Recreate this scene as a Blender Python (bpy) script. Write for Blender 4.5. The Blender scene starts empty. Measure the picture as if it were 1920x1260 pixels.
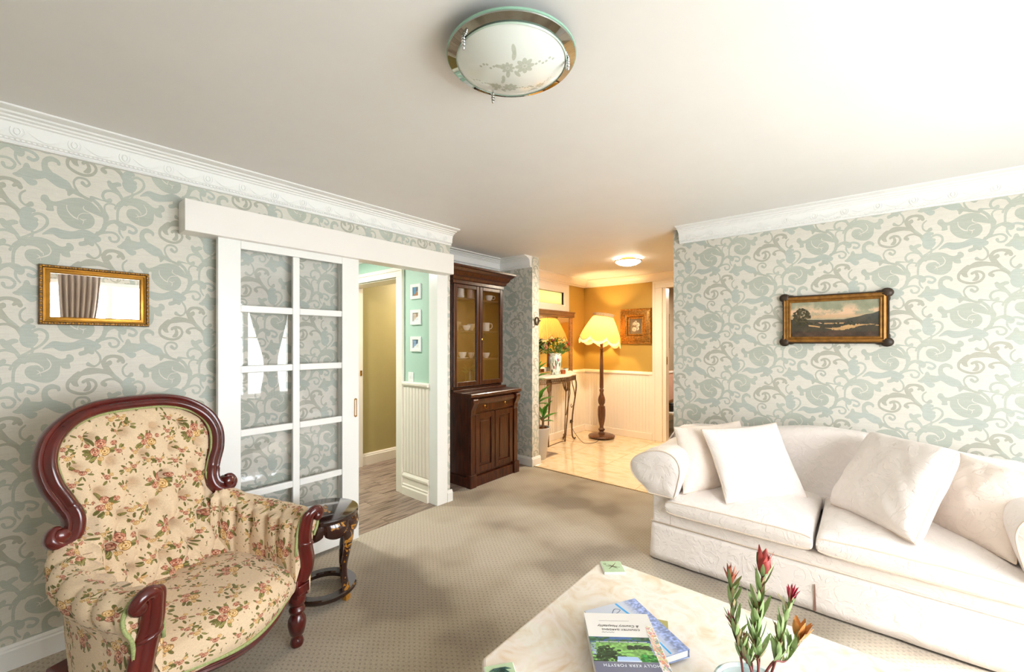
import bpy, bmesh, math, random
import numpy as np
from mathutils import Vector, Matrix
# ---------------------------------------------------------------- camera, sky, light, exposure
SC = bpy.context.scene
COL = SC.collection
R = math.radians
FPX = 787.7
cam_d = bpy.data.cameras.new('camera'); cam = bpy.data.objects.new('camera', cam_d); COL.objects.link(cam)
cam_d.sensor_width = 36; cam_d.sensor_fit = 'HORIZONTAL'; cam_d.lens = FPX / 1920 * 36; cam_d.shift_y = 12 / 1920
cam_d.clip_start = .02; cam_d.clip_end = 200
cam.location = (0, 0, 1.42); cam.rotation_euler = (R(90), 0, R(40 - 90))
SC.camera = cam
SC.view_settings.view_transform = 'Standard'; SC.view_settings.look = 'None'
SC.view_settings.gamma = 1; SC.view_settings.use_curve_mapping = False
SC.view_settings.exposure = 0.66
SC.cycles.max_bounces = 9; SC.cycles.diffuse_bounces = 5; SC.cycles.glossy_bounces = 4
SC.cycles.transmission_bounces = 8; SC.cycles.transparent_max_bounces = 12
SC.cycles.sample_clamp_indirect = 6; SC.cycles.caustics_reflective = False; SC.cycles.caustics_refractive = False
W = bpy.data.worlds.new('sky'); SC.world = W; W.use_nodes = True
wn = W.node_tree.nodes; wl = W.node_tree.links
wbg = wn['Background']
wsky = wn.new('ShaderNodeTexSky'); wsky.sky_type = 'HOSEK_WILKIE'; wsky.turbidity = 6.0; wsky.ground_albedo = .4
wsky.sun_direction = (-.16, -1, 1.12)
wmix = wn.new('ShaderNodeMix'); wmix.data_type = 'RGBA'; wmix.inputs[0].default_value = .85
wmix.inputs[7].default_value = (1.0, .985, .97, 1)
wl.new(wsky.outputs[0], wmix.inputs[6]); wl.new(wmix.outputs[2], wbg.inputs[0])
wbg.inputs[1].default_value = 3.2
def area(name, loc, size, rot, power, col=(1, 1, 1), portal=False):
    l = bpy.data.lights.new(name, 'AREA'); l.shape = 'RECTANGLE'; l.size, l.size_y = size; l.energy = power; l.color = col
    if portal: l.cycles.is_portal = True
    o = bpy.data.objects.new(name, l); COL.objects.link(o); o.location = loc; o.rotation_euler = rot
    return o
# daylight entering by the windows in the wall behind the camera (window wall y = -1.9)
WIN = [(.15, 1.5), (1.7, 3.05)]          # x ranges of the two wide windows
WZS = [(.55, 2.2), (.55, 2.08)]          # sill and head heights
for (a_, b_), WZ in zip(WIN, WZS):
    area('window_daylight', ((a_ + b_) / 2, -1.98, (WZ[0] + WZ[1]) / 2), (b_ - a_, WZ[1] - WZ[0]), (R(90), 0, R(0)), 84 if a_ < 1 else 78, (.87, .935, 1))
sn = bpy.data.lights.new('sun', 'SUN'); sn.energy = 18; sn.angle = R(9); sn.color = (.97, .98, 1)
sno = bpy.data.objects.new('sun', sn); COL.objects.link(sno); sno.rotation_euler = Vector((.16, 1, -1.12)).to_track_quat('-Z', 'Y').to_euler()

# ---------------------------------------------------------------- generated patterns (numpy, no files)
def s2l(c):
    c = np.asarray(c, dtype=np.float64)
    return np.where(c <= .04045, c / 12.92, ((c + .055) / 1.055) ** 2.4)
def sc(c, k): return [v * k for v in c]
def hx(h): return [int(h[i:i + 2], 16) / 255 for i in (0, 2, 4)]
class Cv:
    """small painter's canvas, units = metres (or any), y up, optional wrap"""
    def __init__(s, w, h, res, bg, wrap=False):
        s.w, s.h, s.wrap = w, h, wrap
        s.W, s.H = (int(round(w * res)), int(round(h * res))) if not isinstance(res, tuple) else (int(round(w * res[0])), int(round(h * res[1])))
        s.a = np.ones((s.H, s.W, 3)) * np.array(bg[:3])
        s.kx, s.ky = s.W / w, s.H / h
    def disc(s, x, y, r, col, al=1.0, ry=None, rot=0):
        ry = ry or r
        R = max(r, ry)
        x0, x1 = int((x - R) * s.kx) - 2, int((x + R) * s.kx) + 3
        y0, y1 = int((y - R) * s.ky) - 2, int((y + R) * s.ky) + 3
        if not s.wrap:
            x0, y0, x1, y1 = max(x0, 0), max(y0, 0), min(x1, s.W), min(y1, s.H)
            if x0 >= x1 or y0 >= y1: return
        X, Y = np.meshgrid((np.arange(x0, x1) + .5) / s.kx - x, (np.arange(y0, y1) + .5) / s.ky - y)
        if rot:
            c, n = math.cos(rot), math.sin(rot)
            X, Y = X * c + Y * n, -X * n + Y * c
        d = np.sqrt((X / r) ** 2 + (Y / ry) ** 2)
        m = np.clip((1 - d) * min(r, ry) * s.kx + .5, 0, 1)[..., None] * al
        ix = np.arange(x0, x1) % s.W if s.wrap else np.arange(x0, x1)
        iy = np.arange(y0, y1) % s.H if s.wrap else np.arange(y0, y1)
        g = np.ix_(iy, ix)
        s.a[g] = s.a[g] * (1 - m) + np.array(col[:3]) * m
    def stroke(s, pts, col, n=14, al=1.0, lattice=((0, 0),)):
        pts = [tuple(p) for p in pts]
        P = [pts[0]] + pts + [pts[-1]]
        out = []
        for i in range(1, len(P) - 2):
            p0, p1, p2, p3 = (np.array(q, float) for q in P[i - 1:i + 3])
            L = max(3, int(np.hypot(*(p2 - p1)[:2]) / max(.18 * min(p1[2], p2[2]), 1e-4)))
            for k in range(min(L, 60)):
                t = k / min(L, 60)
                q = .5 * ((2 * p1) + (-p0 + p2) * t + (2 * p0 - 5 * p1 + 4 * p2 - p3) * t * t + (-p0 + 3 * p1 - 3 * p2 + p3) * t ** 3)
                out.append(q)
        out.append(np.array(P[-1], float))
        for q in out:
            for lx, ly in lattice: s.disc(q[0] + lx, q[1] + ly, max(q[2] / 2, .0004), col, al)
    def poly(s, pts, col, al=1.0):
        xs = [p[0] for p in pts]; ys = [p[1] for p in pts]
        x0, x1 = max(int(min(xs) * s.kx) - 1, 0), min(int(max(xs) * s.kx) + 2, s.W)
        y0, y1 = max(int(min(ys) * s.ky) - 1, 0), min(int(max(ys) * s.ky) + 2, s.H)
        if x0 >= x1 or y0 >= y1: return
        X, Y = np.meshgrid((np.arange(x0, x1) + .5) / s.kx, (np.arange(y0, y1) + .5) / s.ky)
        ins = np.zeros(X.shape, bool)
        n = len(pts)
        for i in range(n):
            xa, ya = pts[i]; xb, yb = pts[(i + 1) % n]
            if ya == yb: continue
            c = ((ya > Y) != (yb > Y)) & (X < (xb - xa) * (Y - ya) / (yb - ya) + xa)
            ins ^= c
        m = ins[..., None] * al
        g = (slice(y0, y1), slice(x0, x1))
        s.a[g] = s.a[g] * (1 - m) + np.array(col[:3]) * m
def vnoise(H, W, gy, gx, rs, wrap=True):
    g = rs.rand(gy, gx)
    yy = np.linspace(0, gy, H, endpoint=False); xx = np.linspace(0, gx, W, endpoint=False)
    y0 = yy.astype(int); x0 = xx.astype(int)
    fy = (yy - y0); fx = (xx - x0); fy = fy * fy * (3 - 2 * fy); fx = fx * fx * (3 - 2 * fx)
    y1 = (y0 + 1) % gy; x1 = (x0 + 1) % gx; y0 %= gy; x0 %= gx
    a = g[np.ix_(y0, x0)] * (1 - fx) + g[np.ix_(y0, x1)] * fx
    b = g[np.ix_(y1, x0)] * (1 - fx) + g[np.ix_(y1, x1)] * fx
    return a * (1 - fy[:, None]) + b * fy[:, None]
def to_image(name, a, srgb=True):
    H, W = a.shape[:2]
    im = bpy.data.images.new(name, W, H, alpha=False, float_buffer=False)
    px = np.ones((H, W, 4), dtype=np.float32)
    px[..., :3] = np.clip(a, 0, 1)
    im.pixels.foreach_set(px.ravel())
    im.update()
    try: im.pack()
    except Exception: pass
    return im

# wallpaper: strokes (x, y, width) in drawing units, 880 units = one vertical repeat; half-drop lattice
WP_A = dict(poly=[(843,95),(850,76),(866,66),(888,68),(900,80),(908,95),(930,105),(960,102),(1010,80),(1070,54),(1150,42),(1220,58),(1270,88),(1310,130),(1325,165),(1290,160),(1250,150),(1212,140),(1216,152),(1245,175),(1258,205),(1250,242),(1215,275),(1150,292),(1080,285),(1020,255),(975,210),(962,170),(963,140),(935,142),(940,178),(905,184),(884,180),(886,150),(862,125),(848,115)],
  cut=[[(1036,118,9),(1040,150,10),(1062,180,12),(1095,204,13),(1125,214,9)],[(1120,214,8),(1128,185,7),(1160,160,7),(1215,154,6)],[(1172,100,7),(1166,118,10),(1182,134,9),(1214,145,8)],[(1138,206,6),(1162,214,9),(1190,206,5)],[(1163,212,7),(1168,228,8),(1160,248,5)]])
WP_B = dict(poly=[(640,500),(650,468),(690,436),(740,412),(800,398),(860,398),(920,415),(965,440),(1000,450),(1030,440),(1035,420),(1055,412),(1080,424),(1092,448),(1082,468),(1058,482),(1066,520),(1035,526),(1002,516),(990,500),(984,530),(980,565),(955,602),(900,628),(830,620),(770,595),(735,560),(733,525),(755,500),(800,492),(830,497),(852,520),(840,490),(800,470),(740,470),(690,484)],
  cut=[[(888,440,6),(908,465,10),(918,492,12),(905,520,12),(870,540,12),(846,548,8)],[(835,492,6),(858,510,8),(864,530,8)],[(815,530,4),(838,545,9),(815,562,5)],[(838,545,6),(845,575,5)]])
WP_G = [
 [(1345,30,6),(1230,20,26),(1290,70,34),(1330,130,40),(1350,200,46),(1330,265,44),(1285,310,34),(1235,335,30)],
 [(1355,200,20),(1370,160,18),(1345,110,17),(1342,70,17),(1380,42,17),(1435,50,18),(1432,74,26)],
 [(1340,235,46),(1385,200,38),(1440,183,32)],[(1430,190,30),(1470,200,60),(1500,222,76)],
 [(1452,185,26),(1452,120,26),(1462,70,30),(1500,25,32),(1545,-10,32)],
 [(1280,305,34),(1370,284,22),(1430,286,22),(1464,318,24),(1444,352,24),(1400,354,20),(1384,330,34)],
 [(700,425,26),(780,378,18),(850,335,22),(890,285,28),(882,240,26),(835,218,24),(790,232,26),(778,256,36),(812,266,34)],
 [(860,368,12),(905,345,40),(945,335,64),(1000,352,84),(1080,348,70),(1150,328,80),(1190,320,70),(1240,345,90),(1290,352,50)],
 [(1210,365,90),(1235,395,50)],[(1215,380,50),(1175,400,44),(1145,408,40)],
 [(1265,385,18),(1300,430,22),(1302,480,22),(1260,512,18),(1215,500,30),(1205,494,40)],
 [(1575,775,22),(1585,820,22),(1560,880,22),(1530,910,26)],
 [(1515,905,32),(1480,845,34),(1440,800,36),(1400,775,60),(1380,750,44)],[(1410,770,50),(1450,750,44),(1472,748,34)],
 [(1468,830,30),(1400,815,22),(1345,830,26),(1325,870,28),(1350,905,28),(1388,897,42)],
 [(700,752,14),(670,710,22),(676,660,24),(735,636,24),(795,648,26),(822,676,28),(795,700,28),(758,692,36)],
 [(1058,850,40),(1030,838,80),(990,830,100),(935,805,95),(890,788,66),(840,800,70)],
 [(850,800,60),(800,805,90),(740,805,90),(690,828,50),(655,832,16)],[(745,800,90),(745,750,46)],
 [(740,830,80),(775,868,60),(800,866,46)],
 [(905,790,90),(875,735,60),(878,685,50),(920,660,46),(968,670,34),(976,686,32)],
 [(1050,865,60),(1095,880,44),(1150,900,34)],[(1065,880,60),(1052,912,24)],
 [(1230,925,30),(1150,898,24),(1105,850,22),(1092,800,20),(1128,762,20),(1190,764,22),(1216,794,24),(1190,816,26),(1160,798,38)],
 [(735,60,14),(700,95,20),(702,140,20),(735,168,18),(775,155,46)],
]
WP_T = [
 [(1355,565,40),(1290,552,50),(1210,552,66),(1150,570,44),(1085,600,40),(1045,640,34),(1050,690,28),(1110,722,28),(1180,732,26),(1240,712,28),(1270,670,28),(1252,632,26),(1205,620,28),(1165,636,32)],
 [(1130,575,60),(1095,610,72),(1100,645,50),(1125,665,14)],[(1195,625,26),(1212,660,36),(1205,690,46),(1175,705,18)],
 [(1375,560,66),(1345,510,60),(1332,480,44),(1362,444,36),(1425,434,30),(1482,452,42),(1500,480,44)],[(1345,510,50),(1385,488,48)],
 [(1480,460,44),(1455,478,26)],
 [(1480,660,20),(1420,626,22),(1355,630,22),(1320,655,34),(1345,668,42)],
]
WP_E = [[(1370,550,60),(1415,595,42),(1470,640,38),(1510,690,50)],[(1560,640,56),(1535,670,100),(1540,720,90),(1555,755,70)],[(1560,640,50),(1595,640,30)],
 [(1520,735,64),(1560,748,120),(1605,738,52)]]
def make_wallpaper():
    k = 1.0
    w, h = 1600 * k, 880 * k
    rs = np.random.RandomState(3)
    R = (.80, 1.08)
    cv = Cv(w, h, R, (1, 1, 1), True)
    lat = ((0, 0), (-800 * k, -440 * k))
    def mp(L): return [(x, -y, wd * .84) for x, y, wd in L]
    msk = []
    for cols, strokes, bodies in (((0, 0, 0), WP_G + WP_E + WP_T, (WP_A, WP_B)),):
        for st in strokes: cv.stroke(mp(st), cols, lattice=lat)
    for b in (WP_A, WP_B):
        Q = b['poly']; P = []
        for i in range(len(Q)):
            p0, p1, p2, p3 = [np.array(Q[(i + j) % len(Q)], float) for j in (-1, 0, 1, 2)]
            for t in (0, .25, .5, .75):
                q = .5 * ((2 * p1) + (-p0 + p2) * t + (2 * p0 - 5 * p1 + 4 * p2 - p3) * t * t + (-p0 + 3 * p1 - 3 * p2 + p3) * t ** 3)
                P.append((q[0], -q[1]))
        for dx in (-2, -1, 0, 1, 2):
            for dy in (-2, -1, 0, 1, 2, 3):
                for lx, ly in lat: cv.poly([(x + dx * w + lx, y + dy * h + ly) for x, y in P], (0, 0, 0))
        for c in b['cut']: cv.stroke(mp(c), (1, 1, 1), lattice=lat)
    m = 1 - cv.a[..., 0]
    tp = Cv(w, h, (.2, .27), (0, 0, 0), True)
    for st in WP_T: tp.stroke([(x, y, wd * 1.9) for x, y, wd in mp(st)], (1, 1, 1), lattice=lat)
    for st in WP_G[-3:]: tp.stroke([(x, y, wd) for x, y, wd in mp(st)], (.45, .45, .45), lattice=lat)
    bl = Cv(w, h, (.2, .27), (0, 0, 0), True)
    for st in WP_E[1:] + [WP_G[7], WP_G[15], WP_G[16], WP_G[19]]: bl.stroke([(x, y, wd * 1.1) for x, y, wd in mp(st)], (1, 1, 1), lattice=lat)
    H, W = m.shape
    def up(a, n=9):
        a = a[..., 0]
        for _ in range(n): a = (a + np.roll(a, 1, 0) + np.roll(a, -1, 0) + np.roll(a, 1, 1) + np.roll(a, -1, 1)) / 5
        iy = (np.arange(H) * a.shape[0] // H); ix = (np.arange(W) * a.shape[1] // W)
        return a[np.ix_(iy, ix)]
    t, b = up(tp.a), up(bl.a)
    weave = (vnoise(H, W, H // 2, 40, rs) - .5) * .05 + (vnoise(H, W, 60, W // 2, rs) - .5) * .02 + (vnoise(H, W, H // 5, 14, rs) - .5) * .03
    bg = np.array(hx('d4cfc4')); g = np.array(hx('b2b6aa')); tc = np.array(hx('aca899')); bc = np.array(hx('b0b8b2'))
    tone = (vnoise(H, W, 5, 8, rs) - .5)[..., None]
    mc = g * (1 + tone * .06)
    mc = mc * (1 - b[..., None] * .55) + bc * b[..., None] * .55
    mc = mc * (1 - t[..., None] * .7) + tc * t[..., None] * .7
    edge = m.copy()
    for _ in range(3): edge = (edge + np.roll(edge, 1, 0) + np.roll(edge, -1, 0) + np.roll(edge, 1, 1) + np.roll(edge, -1, 1)) / 5
    rim = np.clip(4 * edge * (1 - edge), 0, 1)[..., None] * m[..., None]
    mc = mc * (1 - .10 * rim)
    a = bg * (1 - m[..., None]) + mc * m[..., None]
    return a * (1 + weave[..., None])

def rose(cv, x, y, r, rs, cols, lat):
    sx, sy = rs.uniform(.8, 1.15), rs.uniform(.75, 1.1)
    def D(px, py, rr, c, al=1.0, ry=None, rot=0):
        for lx, ly in lat: cv.disc(px + lx, py + ly, rr, c, al, ry, rot)
    base, mid, lt, dk = cols
    for i in range(9):
        a = i / 9 * 6.283 + rs.rand() * .4
        D(x + math.cos(a) * r * .68 * sx, y + math.sin(a) * r * .62 * sy, r * .42, dk, .8, r * .30, a + 1.57)
        D(x + math.cos(a) * r * .62 * sx + r * rs.uniform(-.1, .1), y + math.sin(a) * r * .56 * sy, r * .38, [base, mid, lt][i % 3], 1, r * .25, a + 1.57)
    for i in range(6):
        a = i / 6 * 6.283 + .5
        D(x + math.cos(a) * r * .32, y + math.sin(a) * r * .3, r * .30, dk, .7, r * .2, a + 1.57)
        D(x + math.cos(a) * r * .28, y + math.sin(a) * r * .26, r * .26, [mid, lt][i % 2], 1, r * .16, a + 1.57)
    D(x, y, r * .14, dk)
def leaf2(cv, x, y, L, a, c, dk, lat):
    for lx, ly in lat:
        px, py = x + math.cos(a) * L * .5 + lx, y + math.sin(a) * L * .5 + ly
        cv.disc(px, py, L * .54, dk, .8, L * .22, a)
        cv.disc(px, py, L * .48, c, 1, L * .16, a)
        cv.stroke([(x + lx, y + ly, L * .05), (x + lx + math.cos(a) * L * .9, y + ly + math.sin(a) * L * .9, L * .03)], dk)
def make_floral():
    rs = np.random.RandomState(11)
    w = h = .40
    cv = Cv(w, h, 2400, hx('d8bf9f'), True)
    lat = ((0, 0),)
    pk = [hx('a8604a'), hx('c07e64'), hx('d8a484'), hx('6a3a2c')]
    og = [hx('c99a5c'), hx('dbb277'), hx('e3c08c'), hx('80582e')]
    lf = [hx('6f6a35'), hx('8a8248'), hx('9c9354')]; dk = hx('4a4324')
    def bouquet(x, y, r, big=True):
        for i in range(10 if big else 5):
            a = rs.rand() * 6.283
            leaf2(cv, x + math.cos(a) * r * .8, y + math.sin(a) * r * .8, r * (.9 if big else 1.0), a + rs.uniform(-.5, .5), lf[i % 3], dk, lat)
        if big:
            rose(cv, x + r * .2, y + r * .75, r * .62, rs, pk, lat)
            rose(cv, x - r * .55, y - r * .1, r * .55, rs, pk, lat)
            rose(cv, x + r * .5, y - r * .25, r * .66, rs, og, lat)
            rose(cv, x + r * 1.5, y + r * .6, r * .38, rs, pk, lat)
            rose(cv, x - r * .1, y - r * 1.0, r * .34, rs, og, lat)
            rose(cv, x - r * 1.15, y + r * .75, r * .3, rs, pk, lat)
        else:
            rose(cv, x, y, r * .6, rs, pk if rs.rand() < .6 else og, lat)
            rose(cv, x + r * .8, y + r * .5, r * .4, rs, og, lat)
            rose(cv, x - r * .6, y + r * .6, r * .34, rs, pk, lat)
    for x, y in ((.09, .10), (.29, .30), (.27, .07), (.08, .30)):
        bouquet(x, y, .036 if (x < .2) == (y < .2) else .029)
    for i, (x, y) in enumerate(((.18, .18), (.19, .39), (.30, .18), (.07, .21), (.20, .09), (.35, .12), (.17, .33), (.02, .26), (.36, .28), (.24, .36), (.38, .19), (.005, .2), (.17, .06), (.37, .36), (.18, .29), (.01, .39), (.36, .02), (.11, .2), (.22, .22), (.0, .02))):
        bouquet(x, y, .019, False)
    for i in range(110):
        x, y = rs.rand(2) * w
        a = rs.rand() * 6.28
        leaf2(cv, x, y, .008, a, lf[i % 3] if i % 2 else pk[1], dk, lat)
    n = vnoise(cv.H, cv.W, cv.H // 2, cv.W // 2, rs) - .5
    n2 = vnoise(cv.H, cv.W, cv.H // 3, 60, rs) - .5
    return cv.a * (1 + (n * .16 + n2 * .06)[..., None])

def make_landscape():
    rs = np.random.RandomState(5)
    W, H = 560, 300
    a = np.zeros((H, W, 3)); yy, xx = np.mgrid[0:H, 0:W] / np.array([H, W])[:, None, None]   # y up
    n = vnoise(H, W, 6, 12, rs) * .5 + vnoise(H, W, 14, 30, rs) * .3 + vnoise(H, W, 40, 90, rs) * .2
    sky = np.array(hx('83866f')) * (1 - n[..., None]) + np.array(hx('a39f86')) * n[..., None]
    cl = np.clip((vnoise(H, W, 7, 6, rs) * .55 + n * .55 - .50) * 5, 0, 1) * np.clip((yy - .48) * 6, 0, 1) * np.clip((1.0 - yy) * 4, 0, 1)
    a[:] = sky * (1 - cl[..., None]) + np.array(hx('d8b494')) * cl[..., None]
    glow = np.exp(-((yy - .56) / .06) ** 2)[..., None] * .7
    a = a * (1 - glow) + np.array(hx('cfa27c')) * glow
    hill = .47 + .18 * np.clip((xx - .62) / .38, 0, 1) + .03 * (vnoise(1, W, 1, 14, rs)) + .02 * np.clip(.3 - xx, 0, 1)
    m = (yy < hill)[..., None]
    dk = np.array(hx('302e27')) * (1 - n[..., None]) + np.array(hx('5c4f3a')) * n[..., None]
    a = np.where(m, dk * 1.0 + np.array([.02, .05, .08]) * np.clip((yy[..., None] - .3) * 3, 0, 1), a)
    river = (np.abs(yy - (.27 + .05 * np.sin(xx * 9))) < .05 * np.clip(1 - abs(xx - .66) / .26, 0, 1) + .018 * (n > .5)) & (xx > .1)
    r2 = (np.abs(yy - .37) < .018) & (xx > .4) & (xx < .62)
    a = np.where((river | r2)[..., None], np.array(hx('c19868')) * (.8 + .35 * n[..., None]), a)
    low = (yy < .12 + .04 * vnoise(H, W, 1, 20, rs))[..., None]
    a = np.where(low, np.array(hx('4a382c')) * (.6 + .8 * n[..., None]), a)
    cv = Cv(W, H, 1, (0, 0, 0)); cv.a = a
    for i in range(260):
        t = rs.rand() * 6.28; r = rs.rand() ** .5
        x, y = 72 + math.cos(t) * r * 58, 172 + math.sin(t) * r * 74
        if x < 2: continue
        cv.disc(x, y, rs.uniform(3, 9), sc(hx('453e27'), rs.uniform(.6, 1.3)), .85)
    cv.stroke([(60, 100, 6), (55, 150, 4), (62, 200, 3)], hx('3a2f22'))
    for i in range(60): cv.disc(rs.uniform(0, W * .75), rs.uniform(95, 128), rs.uniform(2, 9), sc(hx('36362a'), rs.uniform(.7, 1.2)), .8)
    cv.disc(195, 118, 9, hx('b77c5c'), 1, 5); cv.disc(204, 113, 8, hx('cbb49a'), 1, 3)
    cv.disc(350, 116, 7, hx('93594b'), 1, 3); cv.disc(325, 85, 2, hx('3a2a22'), 1, 5)
    return np.clip(cv.a, 0, 1)
def make_garden():     # cover photograph of the white book
    rs = np.random.RandomState(8)
    W, H = 400, 330
    cv = Cv(W, H, 1, hx('7fb061'))
    yy = (np.mgrid[0:H, 0:W][0] / H)
    n = vnoise(H, W, 20, 26, rs)
    cv.a = cv.a * (.75 + .5 * n[..., None])
    cv.poly([(0, 250), (400, 250), (400, 330), (0, 330)], hx('3f5b8f'))
    for i in range(90): cv.disc(rs.uniform(0, 400), rs.uniform(265, 330), rs.uniform(6, 18), sc(hx('34583a'), rs.uniform(.6, 1.5)), .7)
    cv.poly([(130, 295), (270, 295), (270, 325), (130, 325)], hx('4a6fb8'), .8)
    cv.poly([(40, 255), (360, 255), (360, 263), (40, 263)], hx('d6e3c0'))
    for x in range(60, 360, 60): cv.poly([(x, 245), (x + 3, 245), (x + 3, 266), (x, 266)], hx('203020'))
    for i in range(170):
        x = 95 + rs.randn() * 42; y = rs.uniform(20, 205) - abs(x - 95) * .6
        cv.disc(x, max(y, 4), rs.uniform(5, 15), sc(hx('263d24'), rs.uniform(.5, 1.5)), .85)
    for i in range(90):
        x = rs.uniform(230, 370); cv.disc(x, rs.uniform(170, 215) - abs(x - 300) * .2, rs.uniform(5, 13), sc(hx('253a26'), rs.uniform(.5, 1.4)), .85)
    for i in range(110):
        cv.disc(rs.uniform(290, 400), rs.uniform(0, 90), rs.uniform(5, 13), sc(hx('2f7a35'), rs.uniform(.6, 1.5)), .85)
    cv.poly([(140, 0), (285, 0), (270, 62), (150, 66)], hx('a9c3ea')); cv.poly([(140, 0), (285, 0), (283, 14), (140, 14)], hx('cfdcf3'))
    for x0, x1 in ((0, 30), (372, 400)):
        for i in range(70): cv.disc(rs.uniform(x0, x1), rs.uniform(90, 250), rs.uniform(3, 8), sc(hx('8a93b5'), rs.uniform(.6, 1.4)), .8)
    return np.clip(cv.a, 0, 1)
def make_flowers_strip():
    rs = np.random.RandomState(9)
    cv = Cv(60, 600, 1, hx('e6ddd8'))
    for i in range(260):
        y = rs.uniform(0, 600)
        c = hx(['d98a5a', 'e3a58f', 'c9c08a', '88a070', 'e6c7bd', 'b86f8d', '6f8f9f'][rs.randint(7)])
        cv.disc(rs.uniform(0, 60), y, rs.uniform(4, 13), c, .8)
    return np.clip(cv.a, 0, 1)
def make_blue():
    rs = np.random.RandomState(10)
    W, H = 300, 420
    cv = Cv(W, H, 1, hx('c3cad8'))
    m = np.clip((np.mgrid[0:H, 0:W][1] / W - .70) * 6, 0, 1)[..., None]
    n = vnoise(H, W, 50, 30, rs)[..., None]
    cv.a = cv.a * (1 - m) + np.array(hx('8d9dcb')) * (.75 + .5 * n) * m
    cv.stroke([(180, 410, 12), (192, 330, 12), (200, 300, 12)], hx('3aa0e0'))
    cv.stroke([(205, 180, 9), (205, 10, 9)], hx('3aa0e0'))
    for a in ((60, 330), (90, 300), (40, 290), (120, 350)): cv.stroke([(a[0], a[1], 3), (a[0] + 30, a[1] + 26, 4), (a[0] + 52, a[1] + 10, 3), (a[0] + 20, a[1] - 8, 3), (a[0], a[1], 3)], hx('56607a'))
    cv.stroke([(60, 300, 3), (120, 220, 3), (150, 120, 3), (150, 20, 4)], hx('56607a'))
    return np.clip(cv.a, 0, 1)
def make_frosted():    # etched roses on the ceiling lamp's dish
    rs = np.random.RandomState(2)
    cv = Cv(2, 2, 300, hx('dfe2dd'))
    g = hx('b3b7a9'); g2 = hx('c7cabf')
    def spray(x, y, s, a):
        c, n = math.cos(a), math.sin(a)
        T = lambda u, v: (x + (u * c - v * n) * s, y + (u * n + v * c) * s)
        def pet(u, v, r, k=8):
            for i in range(k):
                t = i / k * 6.28; q = T(u + math.cos(t) * r * .6, v + math.sin(t) * r * .6)
                cv.disc(q[0], q[1], r * .42 * s, g, .8, r * .25 * s, t + a)
            q = T(u, v); cv.disc(q[0], q[1], r * .3 * s, g2); cv.disc(q[0], q[1], r * .12 * s, g)
        pet(.16, 0, .20); pet(-.2, -.02, .15)
        for u, v, t in ((-.05, .28, 1.4), (-.05, .40, 1.7), (-.36, .02, 3.1), (-.2, -.2, 4.6), (.0, -.2, 5.2)):
            q = T(u, v); cv.disc(q[0], q[1], .11 * s, g, .8, .045 * s, t + a)
        for i in range(6):
            q = T(.4 + .07 * i, .04 * math.sin(i * 2)); cv.disc(q[0], q[1], .028 * s, g, .9)
            q = T(-.42 - .07 * i, .05 * math.sin(i * 2 + 1)); cv.disc(q[0], q[1], .028 * s, g, .9)
    spray(1.1, 1.28, .85, 0.05); spray(.86, .68, .75, -.1); spray(1.5, .55, .45, .8)
    return cv.a
def make_still():      # pale blossoms in the gilt foyer frame
    rs = np.random.RandomState(4)
    cv = Cv(160, 200, 1, hx('6d6250'))
    for x, y, r in ((60, 60, 30), (105, 120, 30), (60, 130, 24), (100, 70, 26), (80, 160, 16)):
        for i in range(10):
            t = i * .63; cv.disc(x + math.cos(t) * r * .5, y + math.sin(t) * r * .5, r * .5, sc(hx('d9d2c0'), rs.uniform(.8, 1.1)), .8)
        cv.disc(x, y, r * .3, hx('a39a84'), .8)
    for i in range(14): cv.disc(rs.uniform(10, 150), rs.uniform(10, 190), rs.uniform(3, 8), hx('4c4a3a'), .8)
    return cv.a
def make_vase_print():
    rs = np.random.RandomState(6)
    cv = Cv(.5, .3, 900, hx('e9ebe4'), True)
    for i in range(190):
        x, y = rs.rand() * .5, rs.rand() * .3
        c = hx(['3d6b5c', '56867c', 'b8455e', '35433c', '6f9fa0'][i % 5])
        cv.disc(x, y, rs.uniform(.005, .013), c, .9, rs.uniform(.003, .007), rs.rand() * 6)
        if i % 4 == 0: cv.stroke([(x, y, .003), (x + .02, y + .02, .003), (x + .02, y + .04, .002)], hx('3d5a4c'))
    for y in (.285, .012): cv.stroke([(0, y, .006), (.25, y, .006), (.5, y, .006)], hx('6f8f8a'))
    return cv.a

# ---------------------------------------------------------------- materials
def lin(h):
    if isinstance(h, str): return tuple(float(v) for v in s2l(hx(h))) + (1,)
    return tuple(h) + (1,)
def nmat(name):
    m = bpy.data.materials.new(name); m.use_nodes = True
    nt = m.node_tree; b = nt.nodes['Principled BSDF']
    return m, nt, b
def N(nt, t, **kw):
    n = nt.nodes.new('ShaderNode' + t)
    for k, v in kw.items():
        if k.startswith('i_'):
            n.inputs[int(k[2:])].default_value = v
        else: setattr(n, k, v)
    return n
def ramp(nt, fac, stops):
    r = N(nt, 'ValToRGB'); e = r.color_ramp.elements
    while len(e) > 1: e.remove(e[-1])
    e[0].position = stops[0][0]; e[0].color = lin(stops[0][1])
    for p, c in stops[1:]:
        q = e.new(p); q.color = lin(c)
    nt.links.new(fac, r.inputs[0]); return r
def bump(nt, b, h, s, d=.002):
    bp = N(nt, 'Bump'); bp.inputs['Strength'].default_value = s; bp.inputs['Distance'].default_value = d
    nt.links.new(h, bp.inputs['Height']); nt.links.new(bp.outputs[0], b.inputs['Normal'])
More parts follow.
